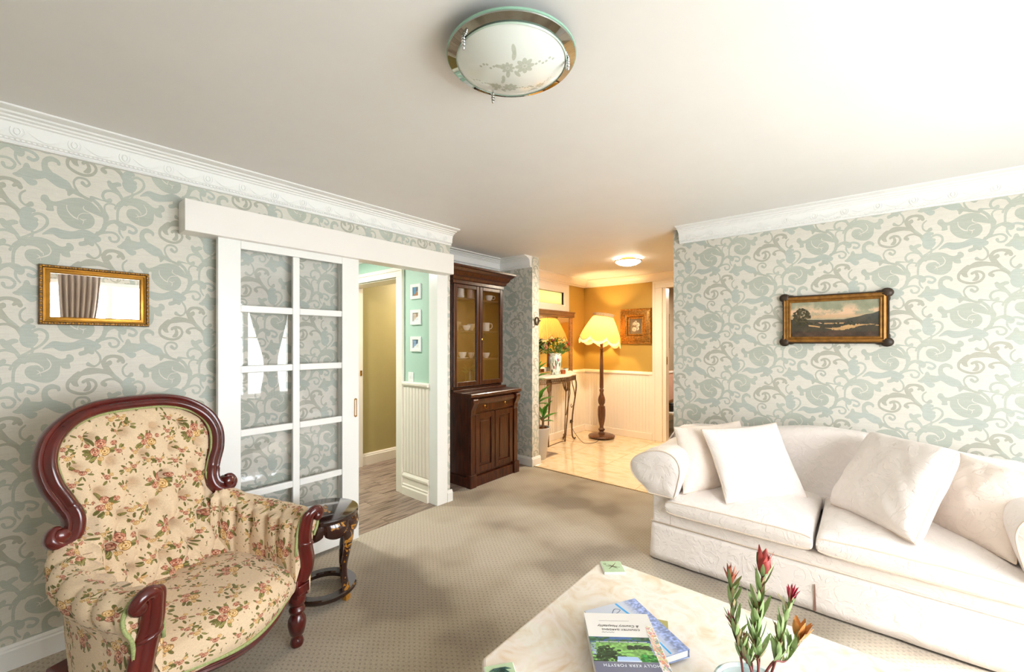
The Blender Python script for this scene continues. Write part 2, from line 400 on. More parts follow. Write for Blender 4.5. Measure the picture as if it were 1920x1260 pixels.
def plain(name, h, rough=.5, metal=0, spec=.5, var=.04, scale=6, bmp=0, bscale=60, coat=0, **kw):
    m, nt, b = nmat(name)
    tc = N(nt, 'TexCoord'); nz = N(nt, 'TexNoise'); nz.inputs['Scale'].default_value = scale; nz.inputs['Detail'].default_value = 3
    nt.links.new(tc.outputs['Object'], nz.inputs['Vector'])
    c = s2l(hx(h)); r = N(nt, 'ValToRGB')
    r.color_ramp.elements[0].color = tuple(c * (1 - var)) + (1,); r.color_ramp.elements[1].color = tuple(np.minimum(c * (1 + var), 1)) + (1,)
    r.color_ramp.elements[0].position = .3; r.color_ramp.elements[1].position = .7
    nt.links.new(nz.outputs[0], r.inputs[0]); nt.links.new(r.outputs[0], b.inputs['Base Color'])
    b.inputs['Roughness'].default_value = rough; b.inputs['Metallic'].default_value = metal
    b.inputs['Specular IOR Level'].default_value = spec; b.inputs['Coat Weight'].default_value = coat; b.inputs['Coat Roughness'].default_value = .08
    if bmp:
        n2 = N(nt, 'TexNoise'); n2.inputs['Scale'].default_value = bscale; n2.inputs['Detail'].default_value = 4
        nt.links.new(tc.outputs['Object'], n2.inputs['Vector']); bump(nt, b, n2.outputs[0], bmp)
    return m
def wood(name, c1, c2, c3, rough=.35, scale=(1, 1, 9), coat=.3, axis_scale=None, sc=6, bm=.12):
    m, nt, b = nmat(name)
    tc = N(nt, 'TexCoord'); mp = N(nt, 'Mapping'); mp.inputs['Scale'].default_value = axis_scale or (10, 10, .9)
    nz = N(nt, 'TexNoise'); nz.inputs['Scale'].default_value = sc; nz.inputs['Detail'].default_value = 6; nz.inputs['Distortion'].default_value = .6
    nt.links.new(tc.outputs['Object'], mp.inputs[0]); nt.links.new(mp.outputs[0], nz.inputs['Vector'])
    r = ramp(nt, nz.outputs[0], [(.30, c1), (.5, c2), (.72, c3)])
    nt.links.new(r.outputs[0], b.inputs['Base Color'])
    b.inputs['Roughness'].default_value = rough; b.inputs['Coat Weight'].default_value = coat; b.inputs['Coat Roughness'].default_value = .12
    bump(nt, b, nz.outputs[0], bm, .001)
    return m
def imat(name, im, scale=(1, 1), off=(0, 0), rough=.7, bmp=0, coat=0, ext='REPEAT', sheen=0, spec=.5):
    m, nt, b = nmat(name)
    uv = N(nt, 'UVMap'); mp = N(nt, 'Mapping'); mp.inputs['Scale'].default_value = (scale[0], scale[1], 1); mp.inputs['Location'].default_value = (off[0], off[1], 0)
    t = N(nt, 'TexImage'); t.image = im; t.extension = ext; t.interpolation = 'Linear'
    nt.links.new(uv.outputs[0], mp.inputs[0]); nt.links.new(mp.outputs[0], t.inputs[0]); nt.links.new(t.outputs[0], b.inputs['Base Color'])
    b.inputs['Roughness'].default_value = rough; b.inputs['Coat Weight'].default_value = coat; b.inputs['Sheen Weight'].default_value = sheen
    b.inputs['Specular IOR Level'].default_value = spec
    if bmp:
        tc = N(nt, 'TexCoord'); n2 = N(nt, 'TexNoise'); n2.inputs['Scale'].default_value = 260
        nt.links.new(tc.outputs['Object'], n2.inputs['Vector']); bump(nt, b, n2.outputs[0], bmp, .001)
    return m
def glass(name, tint=(1, 1, 1), rough=0, refl=1.0):
    m = bpy.data.materials.new(name); m.use_nodes = True; nt = m.node_tree; nt.nodes.remove(nt.nodes['Principled BSDF'])
    tr = N(nt, 'BsdfTransparent'); tr.inputs[0].default_value = tuple(tint) + (1,)
    gl = N(nt, 'BsdfGlossy'); gl.inputs['Roughness'].default_value = rough
    fr = N(nt, 'Fresnel'); fr.inputs[0].default_value = 1.5
    mu = N(nt, 'Math', operation='MULTIPLY'); mu.inputs[1].default_value = refl; mu.use_clamp = True
    mx = N(nt, 'MixShader'); nt.links.new(fr.outputs[0], mu.inputs[0]); nt.links.new(mu.outputs[0], mx.inputs[0])
    nt.links.new(tr.outputs[0], mx.inputs[1]); nt.links.new(gl.outputs[0], mx.inputs[2])
    nt.links.new(mx.outputs[0], nt.nodes['Material Output'].inputs[0]); return m
def translucent(name, h, mix=.5, emit=None):
    m = bpy.data.materials.new(name); m.use_nodes = True; nt = m.node_tree; b = nt.nodes['Principled BSDF']
    b.inputs['Base Color'].default_value = lin(h); b.inputs['Roughness'].default_value = .8
    t = N(nt, 'BsdfTranslucent'); t.inputs[0].default_value = lin(h)
    mx = N(nt, 'MixShader'); mx.inputs[0].default_value = mix
    nt.links.new(b.outputs[0], mx.inputs[1]); nt.links.new(t.outputs[0], mx.inputs[2]); nt.links.new(mx.outputs[0], nt.nodes['Material Output'].inputs[0])
    return m
def emis(name, col, s):
    m = bpy.data.materials.new(name); m.use_nodes = True; b = m.node_tree.nodes['Principled BSDF']
    b.inputs['Base Color'].default_value = (.8, .8, .8, 1); b.inputs['Emission Color'].default_value = tuple(col) + (1,); b.inputs['Emission Strength'].default_value = s
    return m
# ---------------------------------------------------------------- mesh builder
def cr(P, n=8, closed=False):
    """Catmull-Rom through P"""
    P = [np.array(p, float) for p in P]; out = []
    L = len(P)
    for i in range(L if closed else L - 1):
        if closed: p0, p1, p2, p3 = P[i - 1], P[i], P[(i + 1) % L], P[(i + 2) % L]
        else: p0, p1, p2, p3 = P[max(i - 1, 0)], P[i], P[i + 1], P[min(i + 2, L - 1)]
        for k in range(n):
            t = k / n
            out.append(.5 * ((2 * p1) + (-p0 + p2) * t + (2 * p0 - 5 * p1 + 4 * p2 - p3) * t * t + (-p0 + 3 * p1 - 3 * p2 + p3) * t ** 3))
    if not closed: out.append(P[-1])
    return out
class MB:
    def __init__(s): s.v, s.f, s.uv = [], [], {}
    def add(s, V, F, UV=None):
        o = len(s.v); s.v += [tuple(map(float, p)) for p in V]; s.f += [tuple(i + o for i in q) for q in F]
        if UV is not None:
            for i, u in enumerate(UV): s.uv[o + i] = (float(u[0]), float(u[1]))
        return s
    def box(s, x0, y0, z0, x1, y1, z1):
        x0, x1 = min(x0, x1), max(x0, x1); y0, y1 = min(y0, y1), max(y0, y1); z0, z1 = min(z0, z1), max(z0, z1)
        return s.add([(x0, y0, z0), (x1, y0, z0), (x1, y1, z0), (x0, y1, z0), (x0, y0, z1), (x1, y0, z1), (x1, y1, z1), (x0, y1, z1)],
              [(3, 2, 1, 0), (4, 5, 6, 7), (0, 1, 5, 4), (1, 2, 6, 5), (2, 3, 7, 6), (3, 0, 4, 7)])
    def cbox(s, c, d, rot=None):
        m = MB().box(-d[0] / 2, -d[1] / 2, -d[2] / 2, d[0] / 2, d[1] / 2, d[2] / 2)
        M = Matrix.Translation(c) @ (rot or Matrix.Identity(4))
        return s.add([M @ Vector(p) for p in m.v], m.f)
    def prism(s, poly, a, b, axis='z'):
        """polygon extruded a..b along axis; poly coords are the other two axes in order"""
        def P(u, v, w): return {'z': (u, v, w), 'y': (u, w, v), 'x': (w, u, v)}[axis]
        n = len(poly)
        V = [P(u, v, a) for u, v in poly] + [P(u, v, b) for u, v in poly]
        F = [tuple(range(n))[::-1], tuple(range(n, 2 * n))] + [(i, (i + 1) % n, n + (i + 1) % n, n + i) for i in range(n)]
        return s.add(V, F)
    def lathe(s, prof, n=24, c=(0, 0, 0), M=None, cap=True):
        V, F = [], []
        for r, z in prof:
            for k in range(n):
                a = 2 * math.pi * k / n; V.append((r * math.cos(a), r * math.sin(a), z))
        for j in range(len(prof) - 1):
            for k in range(n): F.append((j * n + k, j * n + (k + 1) % n, (j + 1) * n + (k + 1) % n, (j + 1) * n + k))
        if cap:
            if prof[0][0] > 1e-5: F.append(tuple(range(n))[::-1])
            if prof[-1][0] > 1e-5: F.append(tuple(range((len(prof) - 1) * n, len(prof) * n)))
        UV = [(k / n, j / (len(prof) - 1)) for j in range(len(prof)) for k in range(n)]
        if M is not None: V = [M @ Vector(p) for p in V]
        return s.add([(p[0] + c[0], p[1] + c[1], p[2] + c[2]) for p in V], F, UV)
    def tube(s, pts, rad, n=8, closed=False, cap=True, ax=None):
        """ax: optional per-section (ra, rb) ellipse through rad being tuples"""
        P = [Vector(p) for p in pts]; L = len(P)
        if not isinstance(rad, (list, tuple, np.ndarray)): rad = [rad] * L
        V, F = [], []; up = None
        for i in range(L):
            if closed: t = P[(i + 1) % L] - P[i - 1]
            else: t = P[min(i + 1, L - 1)] - P[max(i - 1, 0)]
            if t.length < 1e-9: t = Vector((0, 0, 1))
            t.normalize()
            if up is None:
                up = Vector((0, 0, 1)) if abs(t.z) < .9 else Vector((1, 0, 0))
                if ax is not None: up = Vector(ax)
            up = (up - t * up.dot(t))
            if up.length < 1e-6: up = t.orthogonal()
            up.normalize(); w = t.cross(up)
            r = rad[i]; ra, rb = r if isinstance(r, (tuple, list)) else (r, r)
            for k in range(n):
                a = 2 * math.pi * k / n; V.append(P[i] + up * (math.cos(a) * ra) + w * (math.sin(a) * rb))
        m = L if closed else L - 1
        for j in range(m):
            for k in range(n): F.append((j * n + k, j * n + (k + 1) % n, ((j + 1) % L) * n + (k + 1) % n, ((j + 1) % L) * n + k))
        if cap and not closed: F += [tuple(range(n))[::-1], tuple(range((L - 1) * n, L * n))]
        return s.add(V, F)
    def sweep(s, pts, prof, nrm, closed=False, cap=True):
        """prof (a,b): a along the section normal nrm[i], b along tangent x normal"""
        P = [Vector(p) for p in pts]; L = len(P); n = len(prof); V, F = [], []
        for i in range(L):
            t = (P[(i + 1) % L] - P[i - 1]) if closed else (P[min(i + 1, L - 1)] - P[max(i - 1, 0)])
            t.normalize(); nn = Vector(nrm[i] if isinstance(nrm, list) else nrm); nn = (nn - t * nn.dot(t)).normalized(); w = t.cross(nn)
            for a, b in prof: V.append(P[i] + nn * a + w * b)
        for j in range(L if closed else L - 1):
            for k in range(n): F.append((j * n + k, j * n + (k + 1) % n, ((j + 1) % L) * n + (k + 1) % n, ((j + 1) % L) * n + k))
        if cap and not closed: F += [tuple(range(n))[::-1], tuple(range((L - 1) * n, L * n))]
        return s.add(V, F)
    def grid(s, fn, nu, nv, uvf=None):
        V, UV = [], []
        for j in range(nv + 1):
            for i in range(nu + 1):
                u, v = i / nu, j / nv; V.append(fn(u, v)); UV.append(uvf(u, v) if uvf else (u, v))
        F = [(j * (nu + 1) + i, j * (nu + 1) + i + 1, (j + 1) * (nu + 1) + i + 1, (j + 1) * (nu + 1) + i) for j in range(nv) for i in range(nu)]
        return s.add(V, F, UV)
    def ball(s, c, r, n=10, m=7, sc=(1, 1, 1), M=None):
        V = [(0, 0, -r * sc[2])]; F = []
        for j in range(1, m):
            a = math.pi * j / m - math.pi / 2
            for k in range(n):
                b = 2 * math.pi * k / n; V.append((r * math.cos(a) * math.cos(b) * sc[0], r * math.cos(a) * math.sin(b) * sc[1], r * math.sin(a) * sc[2]))
        V.append((0, 0, r * sc[2])); T = len(V) - 1
        for k in range(n): F += [(0, 1 + (k + 1) % n, 1 + k), (T, 1 + (m - 2) * n + k, 1 + (m - 2) * n + (k + 1) % n)]
        for j in range(m - 2):
            for k in range(n): F.append((1 + j * n + k, 1 + j * n + (k + 1) % n, 1 + (j + 1) * n + (k + 1) % n, 1 + (j + 1) * n + k))
        if M is not None: V = [M @ Vector(p) for p in V]
        return s.add([(p[0] + c[0], p[1] + c[1], p[2] + c[2]) for p in V], F)
    def frame(s, w, h, prof, rot=None):
        """mitred picture frame in local xz, opening size w,h centred; prof list of (out, depth) with depth towards -y"""
        n = len(prof); V = []
        for sx, sz in ((-1, -1), (1, -1), (1, 1), (-1, 1)):
            for o, d in prof: V.append((sx * (w / 2 + o), -d, sz * (h / 2 + o)))
        F = [(j * n + k, j * n + (k + 1) % n, ((j + 1) % 4) * n + (k + 1) % n, ((j + 1) % 4) * n + k) for j in range(4) for k in range(n)]
        return s.add(V, F)
    def build(s, name, mat, parent=None, smooth=35, bev=0, loc=None, box_uv=None, seg=2, rz=0, solid=0, kind=None):
        me = bpy.data.meshes.new(name); me.from_pydata(s.v, [], s.f); me.validate(); me.update()
        bm = bmesh.new(); bm.from_mesh(me)
        if smooth != 'keep': bmesh.ops.recalc_face_normals(bm, faces=bm.faces)
        bm.to_mesh(me); bm.free()
        ul = me.uv_layers.new(name='UVMap'); uvs = np.zeros(len(me.loops) * 2, dtype=np.float32)
        for p in me.polygons:
            nx, ny, nz = (abs(q) for q in p.normal)
            for li in p.loop_indices:
                vi = me.loops[li].vertex_index
                if vi in s.uv and not box_uv: u = s.uv[vi]
                else:
                    c = me.vertices[vi].co
                    if box_uv == 'wallx': u = (c.x, c.z) if ny > nx else (c.y, c.z)
                    elif box_uv == 'wally': u = (-c.y, c.z) if nx > ny else (c.x, c.z)
                    elif nz >= nx and nz >= ny: u = (c.x, c.y)
                    elif ny >= nx: u = (c.x, c.z)
                    else: u = (c.y + .13, c.z)
                uvs[li * 2], uvs[li * 2 + 1] = u
        ul.data.foreach_set('uv', uvs)
        if smooth:
            me.shade_smooth()
            if smooth != 'keep' and smooth < 180: me.set_sharp_from_angle(angle=R(smooth))
        o = bpy.data.objects.new(name, me); COL.objects.link(o)
        if mat:
            for m_ in (mat if isinstance(mat, list) else [mat]): me.materials.append(m_)
        if parent is not None: o.parent = parent
        if loc: o.location = loc
        if rz: o.rotation_euler = (0, 0, rz)
        if bev:
            b = o.modifiers.new('bevel', 'BEVEL'); b.width = bev; b.segments = seg; b.limit_method = 'ANGLE'; b.angle_limit = R(40); b.harden_normals = False
        if kind: o['kind'] = kind
        return o
def thing(name, label, cat, loc=(0, 0, 0), rz=0, group=None):
    o = bpy.data.objects.new(name, None); COL.objects.link(o); o.location = loc; o.rotation_euler = (0, 0, rz)
    o.empty_display_size = .05
    o['label'] = label; o['category'] = cat
    if group: o['group'] = group
    return o
def tag(o, label, cat, group=None):
    o['label'] = label; o['category'] = cat
    if group: o['group'] = group
    return o
def struct(o, label=None, cat=None):
    o['kind'] = 'structure'
    if label: o['label'] = label
    if cat: o['category'] = cat
    return o
def dup(o, parent=None, loc=None, rot=None, scale=None, kids=True):
    c = o.copy(); COL.objects.link(c); c.parent = parent
    if loc is not None: c.location = loc
    if rot is not None: c.rotation_euler = rot
    if scale is not None: c.scale = scale
    if kids:
        for ch in list(o.children): dup(ch, c)
    return c
def pillow_fn(q, T, p=2.2, e=.55, pinch=.05, wr=.004, seed=0, crown=0, side=1):
    c00, c10, c11, c01 = (np.array(k, float) for k in q)
    nrm = np.cross(c10 - c00, c01 - c00); nrm /= np.linalg.norm(nrm)
    rs = random.Random(seed); ph = [rs.uniform(0, 6.28) for _ in range(6)]
    def fn(u, v):
        a, b = math.sin((u - .5) * math.pi), math.sin((v - .5) * math.pi)
        fa, fb = max(0, 1 - abs(a) ** p), max(0, 1 - abs(b) ** p)
        h = T * (fa * fb) ** e + crown * (1 - a * a) * (1 - b * b)
        a2 = a * (1 - pinch * (1 - b * b)); b2 = b * (1 - pinch * (1 - a * a))
        U, V = (a2 + 1) / 2, (b2 + 1) / 2
        P = c00 * (1 - U) * (1 - V) + c10 * U * (1 - V) + c11 * U * V + c01 * (1 - U) * V
        w = wr * (math.sin(a * 9 + ph[0] + b * 3) * math.sin(b * 7 + ph[1]) + .6 * math.sin(a * 17 + b * 11 + ph[2])) * (fa * fb) ** .5
        return tuple(P + nrm * side * (h + w))
    return fn, nrm
def pillow(q, T, n=26, **kw):
    m = MB()
    fn, nrm = pillow_fn(q, T, side=1, **kw); m.grid(fn, n, n)
    fn2, _ = pillow_fn(q, T, side=-1, **kw); m.grid(fn2, n, n)
    edge = [fn(i / 24, 0) for i in range(24)] + [fn(1, i / 24) for i in range(24)] + [fn(1 - i / 24, 1) for i in range(24)] + [fn(0, 1 - i / 24) for i in range(24)]
    return m, edge

# ---------------------------------------------------------------- shared materials
IM_WP = to_image('wallpaper_print', make_wallpaper())
M_WPL = imat('wallpaper_left', IM_WP, (1 / .67, 1 / .521), (.7 - .201 / .67, -.2273 - 2.011 / .521), rough=.62, bmp=.15)
M_WPR = imat('wallpaper_right', IM_WP, (1 / .742, 1 / .549), (.7 - .482 / .742, -.2273 - 1.564 / .549), rough=.62, bmp=.15)
M_WPA = imat('wallpaper_alcove', IM_WP, (1 / .70, 1 / .535), (.3, .2), rough=.62, bmp=.15)
M_CEIL = plain('ceiling_paint', 'e5e2e0', .55, var=.01)
M_WHITE = plain('white_gloss', 'ecebe8', .32, var=.01)
M_PLAST = plain('white_plaster', 'edecea', .6, var=.01)
M_CREAM = plain('cream_gloss', 'f1e6d8', .35, var=.01)
M_MINT = plain('mint_paint', 'aecbbb', .5, var=.015)
M_OLIVE = plain('olive_paint', 'b2a26e', .5, var=.02)
M_OCHRE = plain('ochre_paint', 'b9984a', .5, var=.02)
M_BRASS = plain('brass', 'b98a3e', .25, 1, var=.05)
M_STEEL = plain('chrome', 'd8d8d8', .12, 1, var=.02)
M_GREY = plain('grey_wall', 'a8957c', .6)
M_GLASS = glass('clear_glass', refl=1.0)
def carpet():
    m, nt, b = nmat('carpet'); tc = N(nt, 'TexCoord')
    n1 = N(nt, 'TexNoise'); n1.inputs['Scale'].default_value = 1.7; n1.inputs['Detail'].default_value = 2; nt.links.new(tc.outputs['Object'], n1.inputs['Vector'])
    n2 = N(nt, 'TexNoise'); n2.inputs['Scale'].default_value = 150; n2.inputs['Detail'].default_value = 3; nt.links.new(tc.outputs['Object'], n2.inputs['Vector'])
    r1 = ramp(nt, n1.outputs[0], [(.36, '958776'), (.45, 'aea08c'), (.6, 'bcb09e')])
    r2 = ramp(nt, n2.outputs[0], [(.3, '8a8a8a'), (.7, 'ffffff')])
    mx = N(nt, 'Mix', data_type='RGBA', blend_type='MULTIPLY'); mx.inputs[0].default_value = .35
    nt.links.new(r1.outputs[0], mx.inputs[6]); nt.links.new(r2.outputs[0], mx.inputs[7])
    vo = N(nt, 'TexVoronoi'); vo.inputs['Scale'].default_value = 48; vo.inputs['Randomness'].default_value = .12
    rot = N(nt, 'Mapping'); rot.inputs['Rotation'].default_value = (0, 0, R(45)); rot.inputs['Scale'].default_value = (1, .75, 0)
    nt.links.new(tc.outputs['Object'], rot.inputs[0]); nt.links.new(rot.outputs[0], vo.inputs['Vector'])
    r3 = ramp(nt, vo.outputs[0], [(.14, 'cccccc'), (.30, 'ffffff')])
    m2 = N(nt, 'Mix', data_type='RGBA', blend_type='MULTIPLY'); m2.inputs[0].default_value = .7
    nt.links.new(mx.outputs[2], m2.inputs[6]); nt.links.new(r3.outputs[0], m2.inputs[7]); nt.links.new(m2.outputs[2], b.inputs['Base Color'])
    b.inputs['Roughness'].default_value = .95; b.inputs['Sheen Weight'].default_value = .2; b.inputs['Specular IOR Level'].default_value = .1
    ad = N(nt, 'Math', operation='ADD'); nt.links.new(n2.outputs[0], ad.inputs[0]); nt.links.new(r3.outputs[0], ad.inputs[1])
    bump(nt, b, ad.outputs[0], .5, .004); return m
M_CARPET = carpet()
def timber(name, tint):
    m, nt, b = nmat(name); tc = N(nt, 'TexCoord'); oi = N(nt, 'ObjectInfo')
    mp = N(nt, 'Mapping'); mp.inputs['Scale'].default_value = (1.4, 14, 1); nt.links.new(tc.outputs['Object'], mp.inputs[0])
    ad = N(nt, 'VectorMath', operation='ADD'); cb = N(nt, 'CombineXYZ'); ml = N(nt, 'Math', operation='MULTIPLY'); ml.inputs[1].default_value = 37
    nt.links.new(oi.outputs['Random'], ml.inputs[0]); nt.links.new(ml.outputs[0], cb.inputs[0]); nt.links.new(ml.outputs[0], cb.inputs[1])
    nt.links.new(mp.outputs[0], ad.inputs[0]); nt.links.new(cb.outputs[0], ad.inputs[1])
    nz = N(nt, 'TexNoise'); nz.inputs['Scale'].default_value = 1.6; nz.inputs['Detail'].default_value = 7; nz.inputs['Distortion'].default_value = 1.2
    nt.links.new(ad.outputs[0], nz.inputs['Vector'])
    r = ramp(nt, nz.outputs[0], [(.36, '5a4a40'), (.46, '8a7568'), (.54, 'a08b7b'), (.64, '6f5d52')])
    nt.links.new(r.outputs[0], b.inputs['Base Color']); b.inputs['Roughness'].default_value = .38; bump(nt, b, nz.outputs[0], .1, .001); return m
M_PLANK = timber('grey_timber', None)
def travertine():
    m, nt, b = nmat('travertine'); tc = N(nt, 'TexCoord'); oi = N(nt, 'ObjectInfo')
    ad = N(nt, 'VectorMath', operation='ADD'); ml = N(nt, 'Math', operation='MULTIPLY'); ml.inputs[1].default_value = 23
    cb = N(nt, 'CombineXYZ'); nt.links.new(oi.outputs['Random'], ml.inputs[0]); nt.links.new(ml.outputs[0], cb.inputs[0])
    mp = N(nt, 'Mapping'); mp.inputs['Scale'].default_value = (3, 1.3, 1); mp.inputs['Rotation'].default_value = (0, 0, .5)
    nt.links.new(tc.outputs['Object'], mp.inputs[0]); nt.links.new(mp.outputs[0], ad.inputs[0]); nt.links.new(cb.outputs[0], ad.inputs[1])
    nz = N(nt, 'TexNoise'); nz.inputs['Scale'].default_value = 2.2; nz.inputs['Detail'].default_value = 8; nz.inputs['Distortion'].default_value = 1.5
    nt.links.new(ad.outputs[0], nz.inputs['Vector'])
    r = ramp(nt, nz.outputs[0], [(.3, 'd2b088'), (.45, 'e3c8a2'), (.55, 'ead6b6'), (.72, 'dbbd94')])
    nt.links.new(r.outputs[0], b.inputs['Base Color']); b.inputs['Roughness'].default_value = .1; b.inputs['Coat Weight'].default_value = .4; return m
M_TRAV = travertine()
HC = 2.41                                   # ceiling height
# ---------------------------------------------------------------- floors
fl = struct(MB().box(-1.8, -2.0, -.1, 3.85, 2.85, 0).box(2.53, 2.85, -.1, 3.85, 3.42, 0).build('floor', M_CARPET, smooth=0))
fl2 = struct(MB().box(.2, 2.85, -.1, 4.6, 5.1, -.012).build('floor', plain('subfloor', '4a3f35', .8), smooth=0))
rnd = random.Random(1)
pw = .142
for r_ in range(16):
    y0 = 2.852 + r_ * pw
    if y0 > 5: break
    xs = [.25 + rnd.uniform(-.9, 0)]
    while xs[-1] < 4.5: xs.append(xs[-1] + 1.22)
    for a, b in zip(xs, xs[1:]):
        lo, hi = max(a, .25), min(b, 4.5)
        if r_ == 0: lo, hi = max(lo, 1.53), min(hi, 2.385)
        if hi - lo < .05: continue
        if y0 > 4.39 and lo > 2.37: continue
        cx_ = (lo + hi) / 2
        MB().box(lo - cx_ + .001, -pw / 2 + .001, -.011, hi - cx_ - .001, pw / 2 - .001, 0).build('plank', M_PLANK, fl2, smooth=0, bev=.0012, seg=1, loc=(cx_, y0 + pw / 2, .001))
fl3 = struct(MB().box(3.85, .8, -.1, 8.2, 3.55, -.012).build('floor', plain('tile_grout', 'b49770', .7), smooth=0))
tl = None
xs = [3.86 + .6 * i for i in range(5)]; ys = [3.5 - .6 * i for i in range(6)]
for x in xs:
    for y in ys:
        x1, y0 = min(x + .6, 6.12), max(y - .6, .9)
        if x1 - x < .05 or y - y0 < .05: continue
        cx_, cy_ = (x + x1) / 2, (y + y0) / 2
        MB().box(x - cx_ + .0012, y0 - cy_ + .0012, -.012, x1 - cx_ - .0012, y - cy_ - .0012, 0).build('tile', M_TRAV, fl3, smooth=0, bev=.001, seg=1, loc=(cx_, cy_, 0))
MB().box(3.842, 1.3, -.01, 3.862, 2.92, .004).build('threshold_strip', plain('threshold_metal', '8a7552', .4, .8), fl3, smooth=0, bev=.002)
MB().box(6.12, .8, -.01, 8.2, 2.7, .003).build('vinyl_sheet', plain('dark_vinyl', '5d5040', .4), fl3, smooth=0)
# ---------------------------------------------------------------- ceiling
ce = struct(MB().box(-1.8, -2.0, HC, 8.2, 5.1, HC + .1).build('ceiling', M_CEIL, smooth=0))
# ---------------------------------------------------------------- walls
def wall(name, boxes, mat):
    m = MB()
    for b in boxes: m.box(*b)
    return struct(m.build(name, mat, smooth=0, box_uv='wally'))
wall('wall_left', [(-1.8, 2.85, 0, 1.53, 2.945, HC), (1.53, 2.85, 2.06, 2.385, 2.945, HC), (2.385, 2.85, 0, 2.53, 2.945, HC)], M_WPL)
wall('wall_right', [(3.77, -2.0, 0, 3.87, 1.2955, HC)], M_WPR)
wall('wall_alcove', [(2.575, 3.42, 0, 3.84, 3.52, HC), (2.53, 2.945, 0, 2.575, 3.42, HC)], M_WPA)
wall('wall_stub', [(3.84, 2.92, 0, 3.968, 3.52, HC)], M_WPA)
wall('wall_back', [(-1.9, -2.0, 0, -1.8, 2.95, HC)], M_WPL)
fb = [(-1.8, -2.0, 0, WIN[0][0], -1.9, HC), (WIN[0][1], -2.0, 0, WIN[1][0], -1.9, HC), (WIN[1][1], -2.0, 0, 3.87, -1.9, HC)]
for (a, b), WZ in zip(WIN, WZS): fb += [(a, -2.0, 0, b, -1.9, WZ[0]), (a, -2.0, WZ[1], b, -1.9, HC)]
wall('wall_front', fb, M_WPL)
wall('wall_hall', [(2.385, 2.945, 0, 2.53, 3.43, HC), (2.385, 3.43, 2.045, 2.575, 4.39, HC), (2.385, 4.39, 0, 2.575, 5.1, HC), (.2, 5.0, 0, 2.4, 5.1, HC), (.2, 2.95, 0, .3, 5.1, HC), (.3, 2.946, 0, 1.47, 2.952, HC)], M_MINT)
wall('wall_corridor', [(2.575, 4.43, 0, 4.6, 4.53, HC), (4.5, 3.6, 0, 4.6, 4.43, HC), (2.575, 3.521, 0, 4.5, 3.53, HC)], M_OLIVE)
wall('wall_foyer', [(3.968, 3.5, 0, 6.1, 3.6, 1.987), (3.968, 3.5, 2.173, 6.1, 3.6, HC), (3.968, 3.5, 1.987, 4.62, 3.6, 2.173), (5.394, 3.5, 1.987, 6.1, 3.6, 2.173),
                    (6.0, 2.21, 0, 6.1, 3.5, HC), (6.0, 1.35, 2.2, 6.1, 2.21, HC), (6.0, .9, 0, 6.1, 1.35, HC), (3.87, .9, 0, 6.0, 1.0, HC)], M_OCHRE)
wall('wall_bathroom', [(8.1, .8, 0, 8.2, 2.8, HC), (6.1, 2.7, 0, 8.1, 2.8, HC), (6.1, .8, 0, 8.1, .9, HC)], M_GREY)
# ---------------------------------------------------------------- cornices
NT = [0]
def trim(m, mat, smooth=30, bev=0, kids=None):
    NT[0] += 1
    return struct(m.build('trim_%d' % NT[0], mat, smooth=smooth, bev=bev))
CP = [(0, 2.282), (.022, 2.282), (.026, 2.288), (.022, 2.296), (.030, 2.300), (.038, 2.306), (.036, 2.312), (.040, 2.345), (.046, 2.366), (.056, 2.370), (.058, 2.376), (.072, 2.380), (.075, 2.387), (.094, 2.390), (.098, 2.397), (.128, 2.399), (.14, 2.403), (.14, 2.41), (0, 2.41)]
def cornice(axis, a, b, pos, out, prof=CP, orn=True, mat=M_PLAST):
    """axis: wall runs along 'x' or 'y' from a to b at pos; out = +-1 direction the cornice projects"""
    m = MB(); P = [(pos + out * o, z) for o, z in prof]
    m.prism(P, a, b, 'x' if axis == 'x' else 'y')
    o = trim(m, mat, smooth=30)
    if orn:
        q = MB()
        def T(u, out_, z):
            out_ -= .002; return (u, pos + out * out_, z) if axis == 'x' else (pos + out * out_, u, z)
        n = max(1, int(abs(b - a) / .172)); lo = min(a, b); st = abs(b - a) / n
        for i in range(n):
            c = lo + (i + .5) * st; zc = 2.334
            q.tube([T(c + .021 * math.cos(t), .042, zc + .026 * math.sin(t)) for t in [k * math.pi / 7 for k in range(14)]], .0022, 5, closed=True)
            q.tube([T(c + .010 * math.cos(t), .042, zc + .015 * math.sin(t)) for t in [k * math.pi / 4 for k in range(8)]], .003, 4, closed=True)
            if i < n - 1: q.tube([T(c + .024 + (st - .048) * t, .041, zc + .012 - .034 * math.sin(math.pi * t)) for t in [k / 7 for k in range(8)]], [.001, .002, .003, .0035, .0035, .003, .002, .001], 5)
        nb = int(abs(b - a) / .016)
        for i in range(nb):
            c = lo + (i + .5) * abs(b - a) / nb; p = T(c, .0315, 2.301)
            q.cbox(p, (.009, .008, .010) if axis == 'x' else (.008, .009, .010))
        q.build('relief_ornament', mat, o, smooth=40, kind='stuff')
    return o
cornice('x', -1.8, 2.525, 2.85, -1)
cornice('y', -1.9, 1.238, 3.77, -1)
cornice('x', 2.53, 3.84, 3.42, -1, orn=False)
cornice('y', 2.925, 3.42, 3.84, -1)
cornice('y', -1.9, 2.85, -1.8, 1, orn=False)
cornice('x', -1.8, 3.77, -1.9, 1, orn=False)
CF = [(0, 2.30), (.03, 2.30), (.035, 2.32), (.05, 2.325), (.06, 2.35), (.10, 2.385), (.14, 2.395), (.14, 2.41), (0, 2.41)]
cornice('x', 3.968, 6.0, 3.5, -1, CF, False, M_CREAM)
cornice('y', 1.0, 3.5, 6.0, -1, CF, False, M_CREAM)
cornice('y', 2.95, 5.0, 2.385, -1, [(0, 2.25), (.02, 2.25), (.03, 2.27), (.08, 2.36), (.12, 2.38), (.12, 2.41), (0, 2.41)], False, M_PLAST)
